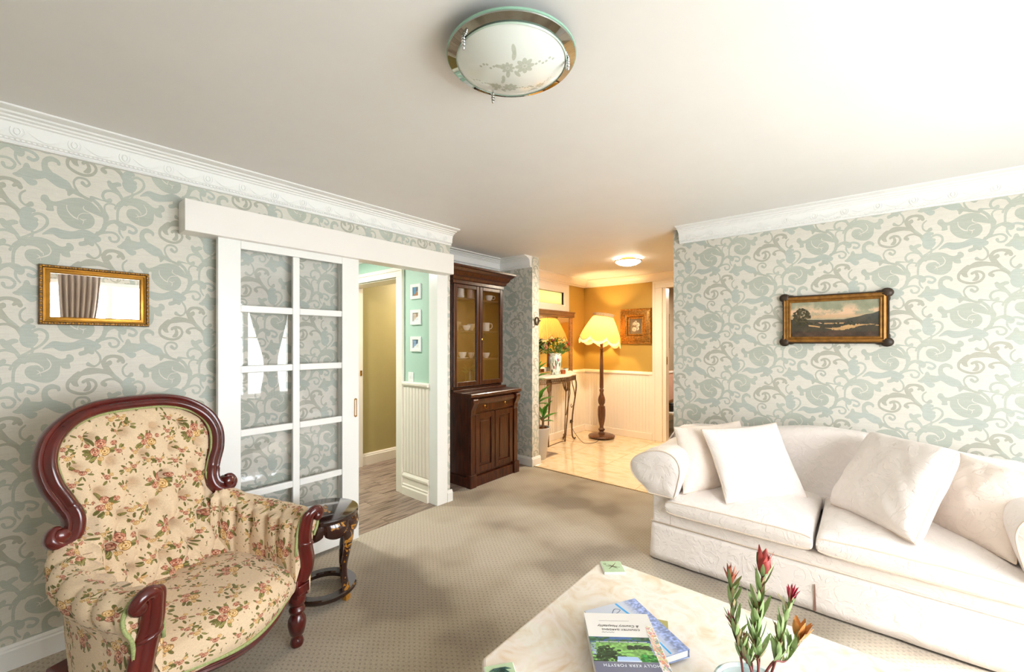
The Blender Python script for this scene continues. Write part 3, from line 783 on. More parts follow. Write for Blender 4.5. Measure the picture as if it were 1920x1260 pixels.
# ---------------------------------------------------------------- baseboards
def base(name, axis, a, b, pos, out, mat=M_WHITE, h=.105, t=.018):
    P = [(pos, 0), (pos + out * t, 0), (pos + out * t, h * .78), (pos + out * t * .7, h * .84), (pos + out * t * .72, h * .9), (pos + out * t * .35, h), (pos, h)]
    return struct(MB().prism(P, a, b, axis).build(name, mat, smooth=20))
base('baseboard_left', 'x', -1.8, 1.478, 2.85, -1)
base('baseboard_left', 'x', 2.489, 2.549, 2.85, -1, h=.10)
base('baseboard_left', 'y', 2.8505, 2.945, 2.53, 1, h=.10)
base('baseboard_right', 'y', -1.9, 1.30, 3.77, -1)
base('baseboard_alcove', 'x', 2.53, 3.84, 3.42, -1)
base('baseboard_stub', 'y', 2.9205, 3.42, 3.84, -1, h=.10)
base('baseboard_stub', 'x', 3.822, 3.986, 2.92, -1, h=.10)
base('baseboard_back', 'y', -1.9, 2.85, -1.8, 1)
base('baseboard_front', 'x', -1.8, 3.77, -1.9, 1)
base('baseboard_corridor', 'x', 2.575, 4.5, 4.43, -1, M_CREAM, .135, .022)
# ---------------------------------------------------------------- sliding glazed door and its trims
dr = thing('door_1', 'white sliding glazed door with ten panes, hanging before the papered wall', 'door', (1.168, 2.782, 0)); dr['kind'] = 'structure'
X0, X1 = .741, 1.594
def dl(x0, z0, x1, z1, y=.018): return MB().box(x0 - 1.168, -y, z0, x1 - 1.168, y, z1)
dl(X0, .026, .854, 2.045).build('stile', M_WHITE, dr, smooth=0, bev=.003); dl(1.47, .026, X1, 2.045).build('stile', M_WHITE, dr, smooth=0, bev=.003)
dl(.854, 1.962, 1.47, 2.045).build('top_rail', M_WHITE, dr, smooth=0, bev=.003)
dl(.854, .026, 1.47, .185).build('bottom_rail', M_WHITE, dr, smooth=0, bev=.003)
dl(1.144, .185, 1.187, 1.962, .014).build('muntin', M_WHITE, dr, smooth=0, bev=.005)
rows = [.185, .524, .891, 1.262, 1.617, 1.962]
for z in rows[1:-1]:
    for a, b in ((.854, 1.144), (1.187, 1.47)): dl(a, z - .021, b, z + .021, .0135).build('muntin', M_WHITE, dr, smooth=0, bev=.005)
for i in range(5):
    z0 = rows[i] + (.021 if i else 0); z1 = rows[i + 1] - (.021 if i < 4 else 0)
    for a, b in ((.854, 1.144), (1.187, 1.47)): dl(a + .001, z0 + .001, b - .001, z1 - .001, .002).build('pane', M_GLASS, dr, smooth=0)
h = MB(); ol = [(.0105 * math.cos(t), .056 * (1 if math.sin(t) > 0 else -1) + .0105 * math.sin(t)) for t in [k * math.pi / 10 + .01 for k in range(20)]]
il = [(u * .55, v * .86) for u, v in ol]
for (A, ya), (B, yb) in (((ol, 0), (ol, -.004)), ((ol, -.004), (il, -.004)), ((il, -.004), (il, .004))):
    n = len(A); h.add([(u, ya, v) for u, v in A] + [(u, yb, v) for u, v in B], [(i, (i + 1) % n, n + (i + 1) % n, n + i) for i in range(n)])
h.box(-.004, .001, -.045, .004, .003, .045)
h.build('flush_handle', M_BRASS, dr, loc=(1.568 - 1.168, -.018, .958), smooth=30)
pel = trim(MB().box(.583, 2.72, 2.008, 2.46, 2.85, 2.176), plain('pelmet_white', 'ebe6e1', .35, var=.01), smooth=0, bev=.003)
trim(MB().box(1.478, 2.832, 0, 1.53, 2.95, 2.06).box(1.53, 2.832, 2.04, 2.385, 2.95, 2.06), M_WHITE, smooth=0, bev=.003)
trim(MB().box(2.372, 2.8335, 0, 2.488, 2.9495, 2.0585), M_WHITE, smooth=0, bev=.003)
# hall side: wainscot boards, dado rail, skirtings, casing of the far door
wb = struct(MB().box(2.374, 2.95, .2, 2.385, 3.325, 1.03).build('trim_20', M_CREAM, smooth=0))
n = 8
for i in range(n):
    y0 = 2.952 + i * .0465; MB().box(-.006, -.0215, -.40, 0, .0215, .40).build('board', M_CREAM, wb, smooth=0, bev=.004, seg=1, loc=(2.374, y0 + .0235, .61))
MB().prism([(2.385, 1.02), (2.355, 1.02), (2.350, 1.03), (2.350, 1.045), (2.362, 1.055), (2.385, 1.055)], 2.95, 3.325, 'y').build('dado_rail', M_CREAM, wb, smooth=20)
MB().prism([(2.385, 0), (2.352, 0), (2.352, .07), (2.360, .08), (2.358, .095), (2.366, .105), (2.366, .16), (2.358, .165), (2.358, .18), (2.366, .195), (2.374, .205), (2.385, .205)], 2.95, 3.325, 'y').build('skirting', M_CREAM, wb, smooth=20)
trim(MB().box(2.362, 3.326, 0, 2.3845, 3.4295, 2.044).box(2.354, 3.3265, 0, 2.3615, 3.36, 2.099).box(2.3625, 3.3255, 2.0445, 2.3842, 4.499, 2.13).box(2.353, 3.3245, 2.0995, 2.362, 4.4985, 2.134).box(2.3618, 4.391, 0, 2.3843, 4.498, 2.044)
     .box(2.385, 3.418, 0, 2.581, 3.4315, 2.034).box(2.385, 4.385, 0, 2.58, 4.395, 2.034).box(2.3855, 3.418, 2.0345, 2.5805, 4.39, 2.0435).box(2.45, 4.372, 0, 2.50, 4.386, 2.04), M_CREAM, smooth=0, bev=.003)
lt = MB().box(-.012, -.004, -.03, .012, 0, .03).box(-.004, -.012, -.008, .004, -.003, .008).build('latch_plate', M_BRASS, smooth=0, bev=.001, loc=(2.555, 4.385, 1.07)); tag(lt, 'small brass latch plate on the far jamb of the doorway to the olive corridor', 'latch')
# foyer trims
fw = struct(MB().box(5.978, 2.352, 0, 6.0, 3.5, .965).box(3.968, 3.478, 0, 6.0, 3.5, .965).build('trim_21', M_CREAM, smooth=0))
q = MB()
for i in range(23): q.box(5.972, 2.356 + i * .05, .10, 5.979, 2.401 + i * .05, .94)
for i in range(36): q.box(4.2 + i * .05, 3.472, .10, 4.245 + i * .05, 3.479, .94)
q.build('tongue_boards', M_CREAM, fw, smooth=0, bev=.003, kind='stuff')
MB().prism([(6.0, .94), (5.965, .94), (5.958, .95), (5.958, .965), (5.97, .985), (6.0, .99)], 2.352, 3.5, 'y').build('dado_rail', M_CREAM, fw, smooth=20)
MB().prism([(3.5, .94), (3.465, .94), (3.458, .95), (3.458, .965), (3.47, .985), (3.5, .99)], 3.968, 6.0, 'x').build('dado_rail', M_CREAM, fw, smooth=20)
MB().box(5.955, 2.352, 0, 5.98, 3.5, .10).build('skirting', M_CREAM, fw, smooth=0, bev=.006)
MB().box(3.968, 3.455, 0, 5.98, 3.48, .10).build('skirting', M_CREAM, fw, smooth=0, bev=.006)
MB().box(5.966, 2.352, .10, 5.98, 2.40, .94).build('end_stile', M_CREAM, fw, smooth=0, bev=.003)
trim(MB().box(5.97, 2.2105, 0, 5.9995, 2.352, 2.1995).box(5.96, 2.315, 0, 5.9695, 2.3525, 2.269).box(5.962, 2.2108, 0, 5.9697, 2.235, 2.199).box(5.9705, 1.2, 2.2, 5.9993, 2.351, 2.299).box(5.959, 1.2, 2.2695, 5.970, 2.353, 2.2985), M_CREAM, smooth=0, bev=.004)
trim(MB().box(5.99, 2.165, 0, 6.11, 2.211, 2.2), M_CREAM, smooth=0, bev=.002)
pl_ = MB().box(-.011, -.003, -.055, .011, 0, .055).box(-.005, -.006, -.03, .005, -.002, .03).build('pocket_door_pull', M_BRASS, smooth=0, bev=.002, loc=(6.03, 2.164, 1.16)); tag(pl_, 'brass edge pull on the white jamb at the foyer doorway', 'door pull')
# transom window over the foyer mirror
tw = thing('window_3', 'white framed transom window glowing warm yellow above the foyer mirror', 'window', (5.0, 3.5, 2.08)); tw['kind'] = 'structure'
fm = MB().frame(.774, .186, [(0, -.06), (0, .012), (.02, .022), (.09, .022), (.11, .012), (.14, .012), (.14, 0), (.14, -.002), (0, -.002)]); fm.build('window_frame', M_CREAM, tw, smooth=20)
mt = translucent('frosted_amber', 'fff0c0', .7)
MB().box(-.39, .03, -.095, .39, .035, .095).build('pane', mt, tw, smooth=0)
# ---------------------------------------------------------------- windows behind the camera
for wi, (a, b) in enumerate(WIN):
    w_ = thing('window_%d' % (wi + 1), ['white sash window with glazing bars behind the camera, nearer the back wall', 'white sash window with glazing bars behind the camera, nearer the sofa'][wi], 'window', ((a + b) / 2, -1.95, 0)); w_['kind'] = 'structure'
    hw = (b - a) / 2; z0, z1 = WZS[wi]
    m = MB().box(-hw, -.03, z0, -hw + .05, .05, z1).box(hw - .05, -.03, z0, hw, .05, z1).box(-hw, -.03, z0, hw, .05, z0 + .05).box(-hw, -.03, z1 - .05, hw, .05, z1).box(-.035, -.03, z0, .035, .04, z1)
    m.build('window_frame', M_WHITE, w_, smooth=0, bev=.004)
    g = MB()
    for s_ in (-1, 1):
        cxm = s_ * hw / 2
        g.box(cxm - .012, -.01, z0, cxm + .012, .02, z0 + (z1 - z0) * .62)
        for zz in (.31, .62): g.box(s_ * .035, -.01, z0 + (z1 - z0) * zz - .014, s_ * (hw - .05), .02, z0 + (z1 - z0) * zz + .014)
    g.build('glazing_bars', M_WHITE, w_, smooth=0, bev=.003)
    MB().box(-hw - .03, .03, z0 - .04, hw + .03, .12, z0).build('window_sill', M_WHITE, w_, smooth=0, bev=.006)
M_CURT = plain('curtain_voile', 'b9a698', .8, var=.08, scale=3)
def curtain(x0, x1, xt0, xt1, label):
    def fn(u, v):
        z = .12 + (2.28 - .12) * v
        k = math.exp(-((z - 1.0) / .70) ** 2) if z > 1.0 else .75 + .25 * math.exp(-((z - 1.0) / .3) ** 2)
        a = x0 * (1 - k) + xt0 * k; b = x1 * (1 - k) + xt1 * k
        return (a + (b - a) * u, -1.80 + .028 * math.sin(u * 44), z)
    o = MB().grid(fn, 60, 14).build('curtain', M_CURT, smooth=180); tag(o, label, 'curtain'); s_ = o.modifiers.new('thickness', 'SOLIDIFY'); s_.thickness = .004
    return o
curtain(.36, .74, .42, .60, 'taupe curtain tied back at the left end of the windows')
curtain(2.34, 3.0, 2.60, 2.80, 'taupe curtain tied back across the window nearer the sofa')
curtain(1.45, 1.72, 1.5, 1.66, 'taupe curtain hanging between the two windows')
# garden outside the windows
gd = MB().box(-6, -14, -.45, 10, -2.0, -.35).build('lawn', plain('lawn_green', '5f7a3c', .9, var=.2, scale=3), smooth=0); struct(gd)
rs_ = random.Random(4); lf_ = MB()
for i in range(1500):
    x, y, z = rs_.uniform(-3, 7), rs_.uniform(-6.8, -5.8), rs_.uniform(-.3, 2.6); s_ = rs_.uniform(.06, .14)
    a = rs_.uniform(0, 6.28); t = rs_.uniform(-1, 1)
    lf_.add([(x - s_ * math.cos(a), y - s_ * math.sin(a), z), (x, y, z + s_ * .6 + t * .03), (x + s_ * math.cos(a), y + s_ * math.sin(a), z), (x, y + .02, z - s_ * .6)], [(0, 1, 2, 3)])
hd = lf_.build('hedge', plain('hedge_leaf', '8f9a3a', .7, var=.35, scale=5), smooth=0, kind='stuff'); tag(hd, 'yellow green leafy hedge in the garden beyond the windows', 'hedge')
# ---------------------------------------------------------------- room lights: lit foyer dome, plus unseen domes added to brighten rooms beyond
def point(name, loc, p, col, r=.04, parent=None):
    l = bpy.data.lights.new(name, 'POINT'); l.energy = p; l.color = col; l.shadow_soft_size = r
    o = bpy.data.objects.new(name, l); COL.objects.link(o); o.location = loc; o.parent = parent; return o
def dome_light(x, y, label, col, power, em, r=.157, frame=M_BRASS):
    t = thing('ceiling_light', label, 'ceiling light', (x, y, HC))
    MB().lathe([(0, -.001), (r * .55, -.001), (r * .6, -.02), (r * .5, -.03), (0, -.03)], 28).build('base_plate', frame, t)
    MB().lathe([(r * .93, -.028), (r, -.03), (r, -.036), (r * .93, -.040)], 32, cap=False).build('rim', frame, t)
    MB().lathe([(r * .95, -.034), (r * .88, -.052), (r * .66, -.072), (r * .35, -.086), (.001, -.09)], 32).build('glass_dome', emis('lit_dome_' + label[:6], col, em), t)
    l = bpy.data.lights.new('bulb', 'AREA'); l.shape = 'DISK'; l.size = r * 1.6; l.energy = power; l.color = col
    o = bpy.data.objects.new('bulb', l); COL.objects.link(o); o.location = (0, 0, -.095); o.parent = t; return t
dome_light(4.66, 2.13, 'small lit frosted dome light on the foyer ceiling with brass rim', (1, .88, .68), 30, 11)
dome_light(1.5, 3.9, 'lit dome light on the ceiling of the mint green hall', (1, .95, .88), 25, 10)  # out of view, put in as the hall's light source
dome_light(3.5, 3.98, 'lit dome light on the ceiling of the olive corridor', (1, .93, .82), 14, 10)  # out of view, added to light the corridor and the transom pane
dome_light(7.1, 1.8, 'lit dome light on the ceiling of the far bathroom', (1, .9, .78), 26, 8)  # out of view, added so the far room is not dark

# ================================================================ furniture materials
M_MAH = wood('mahogany', '440f0c', '52120f', '601713', .22, coat=.5, axis_scale=(5, 5, 1.2), sc=3, bm=.02)
M_ROSE = wood('dark_cabinet_wood', '1f0c05', '40190b', '5a2a12', .3, coat=.25)
M_ROSEIN = wood('cabinet_interior_wood', '3f2b22', '573d2e', '644837', .5, coat=0)
M_LAMPW = wood('lamp_wood', '3a1d0e', '61361c', '7a4a2a', .35, coat=.3)
IM_FL = to_image('floral_print', make_floral())
M_FLOR = imat('floral_tapestry', IM_FL, (1 / .36, 1 / .36), rough=.85, bmp=.25, sheen=.15, spec=.2)
M_GIMP = plain('green_gimp', '9aa26a', .8, var=.25, scale=200, bmp=.4, bscale=300)
# ================================================================ victorian armchair
ch = thing('armchair', 'button-backed armchair in floral tapestry with carved mahogany frame', 'armchair', (.576, 1.87, 0), R(22))
def yb(z, x): return .44 + (z - .38) * .27 - .42 * x * x * (1.2 if z < .8 else 1.0)
def interp(T, z):
    for (a, va), (b, vb) in zip(T, T[1:]):
        if z <= b: return va + (vb - va) * (z - a) / (b - a)
    return T[-1][1]
FR = [(0, 1.158), (.12, 1.152), (.215, 1.122), (.285, 1.062), (.314, .985), (.306, .905), (.278, .835), (.259, .775), (.268, .728), (.296, .708), (.322, .722), (.322, .745), (.308, .748)]
def frpt(x, z): return (x, yb(z, x) - .012, z)
half = cr(FR, 7)
full = [(-x, z) for x, z in half[::-1]] + [tuple(p) for p in half[1:]]
bfm = MB(); P = [frpt(x, z) for x, z in full]
nr = [(-.0 + .5 * p[0], -1, .27) for p in P]
k_ = len(P); sc_ = []
prof = [(-.022, -.030), (.004, -.031), (.020, -.026), (.027, -.014), (.025, -.004), (.016, .003), (.014, .008), (.020, .014), (.020, .022), (.010, .029), (-.022, .030)]
V_, F_ = [], []
Pv = [Vector(p) for p in P]
for i in range(k_):
    t = (Pv[min(i + 1, k_ - 1)] - Pv[max(i - 1, 0)]).normalized(); nn = Vector(nr[i]); nn = (nn - t * nn.dot(t)).normalized(); w = t.cross(nn)
    d = min(i, k_ - 1 - i) / 12; s = min(1, .5 + .5 * d)
    for a, b in prof: V_.append(Pv[i] + nn * a * s - w * b * s)
n_ = len(prof)
for j in range(k_ - 1):
    for k in range(n_): F_.append((j * n_ + k, j * n_ + (k + 1) % n_, (j + 1) * n_ + (k + 1) % n_, (j + 1) * n_ + k))
bfm.add(V_, F_)
for s in (-1, 1):
    x, y, z = frpt(.312 * s, .735); bfm.lathe([(0, -.034), (.019, -.034), (.024, -.026), (.024, .026), (.019, .032), (0, .034)], 16, (x, y, z), Matrix.Rotation(R(90), 4, 'X'))
    bfm.tube([(x, y + .02, z - .02), (x * .93, y + .02, .62), (.27 * s, .47, .50)], [.018, .018, .02], 8)
bfm.build('back_frame', M_MAH, ch, smooth=50)
# upholstered back
WT = [(.34, .285), (.55, .285), (.66, .27), (.72, .245), (.775, .232), (.835, .25), (.905, .277), (.985, .286), (1.05, .262), (1.10, .205), (1.13, .12), (1.137, .03)]
BT = []
for j in range(6):
    z = .52 + j * .105
    for i in range(-3, 4):
        x = (i + .5 * (j % 2)) * .115
        if abs(x) < interp(WT, z) - .05 and z < 1.06: BT.append((x, z))
def tuft(x, z):
    a, b = x / .115, (z - .52) / .105
    p, q = (a + b / 2), (a - b / 2)
    h = (abs(math.sin(math.pi * p)) * abs(math.sin(math.pi * q))) ** .5
    d = 0
    for bx, bz in BT:
        r2 = ((x - bx) ** 2 + (z - bz) ** 2)
        if r2 < .006: d += math.exp(-r2 / .00018)
    return h, d
def backfn(u, v, off=0):
    z = .36 + (1.137 - .36) * v; w = interp(WT, z); x = w * (2 * u - 1)
    h, d = tuft(x, z)
    e = min(1, (1 - abs(2 * u - 1)) * 5) * min(1, (1 - v) * 9); fade = .35 + .65 * max(0, min(1, (.95 - z) / .3))
    puff = (.010 + .040 * h * fade - .05 * d) * e ** .5 + .02 * e * (1 - (2 * u - 1) ** 2)
    return (x, yb(z, x) - puff, z)
MB().grid(backfn, 84, 96, lambda u, v: (interp(WT, .36 + .777 * v) * (2 * u - 1) + .05, .777 * v)).build('backrest', M_FLOR, ch, smooth=180)
bk = [o for o in ch.children if o.name.startswith('backrest')][0]
for bx, bz in BT:
    hh = backfn((bx / interp(WT, bz) + 1) / 2, (bz - .36) / .777)
    MB().ball((hh[0], hh[1] - .002, hh[2]), .008, 8, 5, (1, .5, 1)).build('button', M_FLOR, bk, smooth=180)
# outside back cover
MB().grid(lambda u, v: (interp(WT, .30 + .837 * v) * (2 * u - 1) * 1.03, yb(.30 + .837 * v, interp(WT, .30 + .837 * v) * (2 * u - 1)) + .035 + .03 * (1 - (2 * u - 1) ** 4) * (1 - v), .30 + .837 * v), 20, 24, lambda u, v: (u * .5, v * .8)).build('outside_back', M_FLOR, ch, smooth=180)
gp = []
for x, z in cr([(.262, .70), (.232, .775), (.249, .835), (.276, .905), (.284, .985), (.262, 1.05), (.205, 1.098), (.12, 1.125), (0, 1.131)], 7): gp.append((x, z))
gpf = gp + [(-x, z) for x, z in gp[::-1][1:]]
MB().tube([(x, yb(z, x) - .020, z) for x, z in gpf], .0065, 6).build('gimp_trim', M_GIMP, ch, smooth=180)
# arms
PATH = [(.325, .0), (.332, .08), (.338, .16), (.334, .25), (.318, .34), (.285, .42), (.255, .47)]
HT = [.625, .628, .632, .640, .655, .69, .72]
PR = [(-.05, -.30), (-.052, -.20), (-.050, -.12), (-.040, -.05), (-.016, -.006), (.020, .008), (.052, -.008), (.068, -.045), (.062, -.085), (.046, -.115), (.038, -.16), (.036, -.24), (.030, -.33), (.026, -.385)]
pth = cr([(x, y, h) for (x, y), h in zip(PATH, HT)], 8); prc = cr(PR, 5)
for s in (1, -1):
    def armfn(u, v, s=s):
        i = v * (len(pth) - 1); i0 = min(int(i), len(pth) - 2); f = i - i0
        p = pth[i0] * (1 - f) + pth[i0 + 1] * f; t = pth[i0 + 1] - pth[i0]; t = t / np.linalg.norm(t[:2])
        ou = np.array([t[1], -t[0]]); j = u * (len(prc) - 1); j0 = min(int(j), len(prc) - 2); g = j - j0
        o, dz = prc[j0] * (1 - g) + prc[j0 + 1] * g
        sl = v * .52
        crz = abs(math.sin(math.pi * (sl / .085 + .5))) ** .5
        win = max(0, min(1, 1.25 - abs(u - .38) / .36)) * min(1, v * 8)
        bt = sum(math.exp(-(((sl - b) / .016) ** 2) - ((u - ub) / .035) ** 2) for b, ub in ((.1275, .20), (.2125, .20), (.2975, .2), (.3825, .2), (.17, .37), (.255, .37), (.34, .37), (.425, .37)))
        puff = .026 * crz * win - .024 * bt
        if j < 18: o, dz = o - puff * (1 if u < .28 else .4), dz + puff * (.2 if u < .28 else .8)
        else: o, dz = o + puff * .7, dz
        if dz < -.3 and o < 0: dz = -.3
        return (s * (p[0] + ou[0] * o), p[1] + ou[1] * o, p[2] + dz)
    a = MB().grid(armfn, 72, 72, lambda u, v, s=s: (v * .55 + (.2 if s < 0 else 0), u * .82)).build('arm_upholstery', M_FLOR, ch, smooth=180)
    # front closing panel of the arm
    fpts = [armfn(k / 30, 0) for k in range(31)]
    cpt = np.mean(np.array(fpts), 0); m = MB(); m.add([tuple(cpt)] + fpts, [(0, i + 1, i + 2) for i in range(30)], [(cpt[0], cpt[2])] + [(p[0], p[2]) for p in fpts]); m.build('arm_front', M_FLOR, a, smooth=0)
    MB().tube([(p[0], p[1] - .004, p[2]) for p in (fpts[3:] if s < 0 else fpts[3:22])], .0065, 6).build('gimp_trim', M_GIMP, a, smooth=180)
    # carved post
    m = MB()
    def S(*q): return [(s * x, y, z) for x, y, z in q]
    main = cr(S((.372, -.028, .592), (.378, -.036, .612), (.366, -.042, .634), (.342, -.040, .642), (.318, -.032, .625), (.312, -.022, .58), (.312, -.012, .52), (.324, -.006, .46), (.334, -.004, .41), (.336, .006, .355), (.330, .02, .315)), 6)
    rad = [float(v) for v in np.interp(np.linspace(0, 1, len(main)), [0, .15, .3, .5, .7, .85, 1], [.012, .019, .021, .021, .026, .028, .026])]
    m.tube(main, rad, 12)
    for dx, sc2 in ((.022, .72), (-.020, .6)):
        rb = [(p[0] + s * dx * min(1, max(0, (i - 10) / 12)), p[1] + .004, p[2] - .0) for i, p in enumerate(main)][16:]
        m.tube(rb, [r * sc2 for r in rad[16:]], 10)
    m.lathe([(0, -.016), (.016, -.018), (.024, -.010), (.024, .008), (.012, .018), (0, .018)], 16, (s * .366, -.036, .607), Matrix.Rotation(R(90), 4, 'X'))
    m.lathe([(.030, -.010), (.040, -.005), (.042, 0), (.040, .005), (.030, .010)], 18, (s * .320, -.004, .492), Matrix.Rotation(R(12 * s), 4, 'Y') @ Matrix.Diagonal((1, .8, 1, 1)))
    m.build('arm_post', M_MAH, ch, smooth=60)
# seat
def yfront(x): return .045 - .105 * math.cos(min(1, abs(x) / .34) * math.pi / 2) ** 1.2
SV = [(0, .275, 0), (.07, .31, -.012), (.16, .355, -.006), (.26, .395, .022), (.36, .418, .07), (.55, .44, .2), (.8, .448, .34), (1, .435, .45)]
def seatfn(u, v):
    x = (2 * u - 1); wv = .325 - .03 * max(0, v - .3)
    X = x * wv; z = interp([(a, b) for a, b, c in SV], v); f = interp([(a, c) for a, b, c in SV], v)
    yf = yfront(X); y = yf + f * (.45 - yf) / .45
    z -= .045 * abs(x) ** 4 * min(1, v * 3); z += .004 * math.sin(x * 4 + 1) * math.sin(v * 7)
    return (X, y, z)
MB().grid(seatfn, 48, 48, lambda u, v: (u * .66, v * .60 + .1)).build('seat', M_FLOR, ch, smooth=180)
rl = [(x, yfront(x) + .004, .262 - .035 * math.cos(min(1, abs(x) / .34) * math.pi) * .5) for x in np.linspace(-.315, .315, 33)]
m = MB().sweep([(p[0], p[1] + .012, p[2]) for p in rl], [(-.020, -.016), (.010, -.016), (.016, -.008), (.010, -.001), (.014, .006), (.008, .014), (-.020, .016)], (0, -1, 0))
m.build('seat_rail', M_MAH, ch, smooth=50)
MB().tube([(p[0], p[1] - .006, p[2] + .026) for p in rl], .0075, 6).build('gimp_trim', M_GIMP, ch, smooth=180)
for s in (-1, 1):
    MB().box(s * .29, .0, .255, s * .36, .45, .30).build('side_rail', M_MAH, ch, smooth=0, bev=.006)
MB().box(-.29, .42, .255, .29, .47, .30).build('rear_rail', M_MAH, ch, smooth=0, bev=.006)
leg_prof = [(.0, 0), (.024, 0), (.027, .006), (.030, .018), (.026, .034), (.021, .042), (.022, .050), (.030, .058), (.036, .080), (.040, .105), (.038, .125), (.028, .146), (.024, .152), (.033, .160), (.036, .172), (.030, .184), (.026, .190), (.036, .202), (.039, .220), (.036, .238), (0, .24)]
for s in (-1, 1):
    MB().lathe(leg_prof, 24, (s * .328, .05, 0)).add(*(lambda b: (b.v, b.f))(MB().box(s * .328 - .038, .012, .236, s * .328 + .038, .088, .325))).build('leg', M_MAH, ch, smooth=40, bev=.002, seg=1)
    rp = cr([(s * .27, .44, .29), (s * .275, .47, .20), (s * .285, .52, .10), (s * .30, .60, 0.004)], 5)
    MB().tube(rp, [(.026, .022)] * 8 + [(.024, .02)] * (len(rp) - 8), 8).build('leg', M_MAH, ch, smooth=50)

# ================================================================ round lacquer side table
stt = thing('side_table', 'round black lacquered side table with gilt decoration beside the armchair', 'side table', (1.135, 2.345, 0), R(65))
def lacquer():
    m, nt, b = nmat('black_lacquer'); tc = N(nt, 'TexCoord')
    vo = N(nt, 'TexNoise'); vo.inputs['Scale'].default_value = 17; vo.inputs['Detail'].default_value = 5; vo.inputs['Distortion'].default_value = 2.5
    nt.links.new(tc.outputs['Object'], vo.inputs['Vector'])
    n2 = N(nt, 'TexNoise'); n2.inputs['Scale'].default_value = 6; nt.links.new(tc.outputs['Object'], n2.inputs['Vector'])
    mu = N(nt, 'Math', operation='MULTIPLY'); nt.links.new(vo.outputs[0], mu.inputs[0]); nt.links.new(n2.outputs[0], mu.inputs[1])
    r = ramp(nt, mu.outputs[0], [(.30, '2c100b'), (.315, '9a6418'), (.36, 'b9822a'), (.38, '2c100b')])
    nt.links.new(r.outputs[0], b.inputs['Base Color']); b.inputs['Roughness'].default_value = .18; b.inputs['Coat Weight'].default_value = .7; b.inputs['Coat Roughness'].default_value = .06; return m
M_LACG = lacquer()
M_LAC = plain('brown_black_lacquer', '27110d', .13, var=.1, coat=.8)
M_GILT = plain('gilt_paint', 'a8742a', .4, var=.2, scale=80)
MB().lathe([(0, .455), (.165, .455), (.172, .44), (.180, .446), (.186, .452), (.187, .466), (.184, .472), (.180, .474), (0, .474)], 56).build('table_top', M_LAC, stt, smooth=30)
g = MB()
for x, y, r, a in ((-.02, -.01, .018, .2), (.03, -.012, .014, 0), (.005, .0, .01, 1), (-.045, .03, .012, .4), (.02, .06, .014, .1), (.05, .058, .01, 0), (-.05, -.03, .012, .5), (.065, -.012, .009, 0)):
    g.ball((x, y, .4743), r, 9, 4, (1.4, .5, .02)); g.ball((x + r, y + r * .4, .4743), r * .5, 7, 4, (1.2, .6, .03))
g.build('gilt_flowers', M_GILT, stt, smooth=0, kind='stuff')
m = MB()     # lobed apron
NL = 8
def apr(u, v):
    a = u * 2 * math.pi; lobe = abs(math.sin(a * NL / 2)) ** .6
    zb = .405 - .035 * lobe; z = .452 + (zb - .452) * v
    r = .166 + .010 * math.sin(v * math.pi) * lobe + .004 * lobe
    return (r * math.cos(a), r * math.sin(a), z)
m.grid(apr, 128, 8); ap = m.build('apron', M_LACG, stt, smooth=60); sdf = ap.modifiers.new('thickness', 'SOLIDIFY'); sdf.thickness = -.012
for k in range(4):
    a = R(45 + 90 * k); c, s = math.cos(a), math.sin(a)
    pr = cr([(.158, 0, .44), (.176, 0, .39), (.176, 0, .33), (.160, 0, .25), (.146, 0, .18), (.148, 0, .11), (.160, 0, .055)], 6)
    rr = [float(v) for v in np.interp(np.linspace(0, 1, len(pr)), [0, .2, .45, .7, 1], [.050, .042, .028, .020, .028])]
    MB().tube([(p[0] * c, p[0] * s, p[2]) for p in pr], [(.011, r) for r in rr], 12, ax=(c, s, 0)).build('leg', M_LACG, stt, smooth=60)
MB().lathe([(.125, .030), (.172, .030), (.178, .038), (.176, .052), (.170, .058), (.130, .058), (.124, .05), (.125, .030)], 56, cap=False).build('base_ring', M_LAC, stt, smooth=30)
for k in range(4):
    a = R(45 + 90 * k); MB().cbox((.162 * math.cos(a), .162 * math.sin(a), .016), (.03, .035, .03), Matrix.Rotation(a, 4, 'Z')).build('foot', M_GILT, stt, smooth=0, bev=.004)

# ================================================================ display cabinet in the alcove
cb = thing('display_cabinet', 'tall dark wood cabinet with glazed upper doors standing in the alcove', 'cabinet', (3.218, 2.92, 0))
bd = MB().box(-.35, .03, .10, .35, .495, .88); bd.build('lower_body', M_ROSE, cb, smooth=0, bev=.003)
MB().box(-.368, .002, 0, .368, .496, .10).box(-.372, -.012, 0, -.29, .05, .125).box(.29, -.012, 0, .372, .05, .125).build('plinth', M_ROSE, cb, smooth=0, bev=.004)
MB().prism([(-.012, .875), (-.030, .888), (-.034, .90), (-.034, .912), (-.028, .920), (.497, .920), (.497, .875)], -.385, .385, 'x').build('counter_top', M_ROSE, cb, smooth=20, bev=.002)
for s in (-1, 1):
    MB().box(s * .355, .0, .12, s * .30, .035, .70).build('pilaster', M_ROSE, cb, smooth=0, bev=.003)
    cp = cr([(.03, .875), (-.030, .868), (-.042, .835), (-.024, .79), (-.006, .76), (-.004, .73), (.006, .70), (.03, .70)], 5)
    MB().prism([(float(y), float(z)) for y, z in cp], s * .355, s * .295, 'x').lathe([(0, -.034), (.018, -.034), (.018, .034), (0, .034)], 14, (s * .325, -.022, .842), Matrix.Rotation(R(90), 4, 'Y')).build('corbel', M_ROSE, cb, smooth=40, bev=.002)
dw = MB().box(-.285, .006, .735, .285, .035, .865).prism([(.006, .80), (-.012, .815), (-.018, .84), (-.010, .862), (.006, .866)], -.285, .285, 'x').build('drawer', M_ROSE, cb, smooth=30, bev=.003)
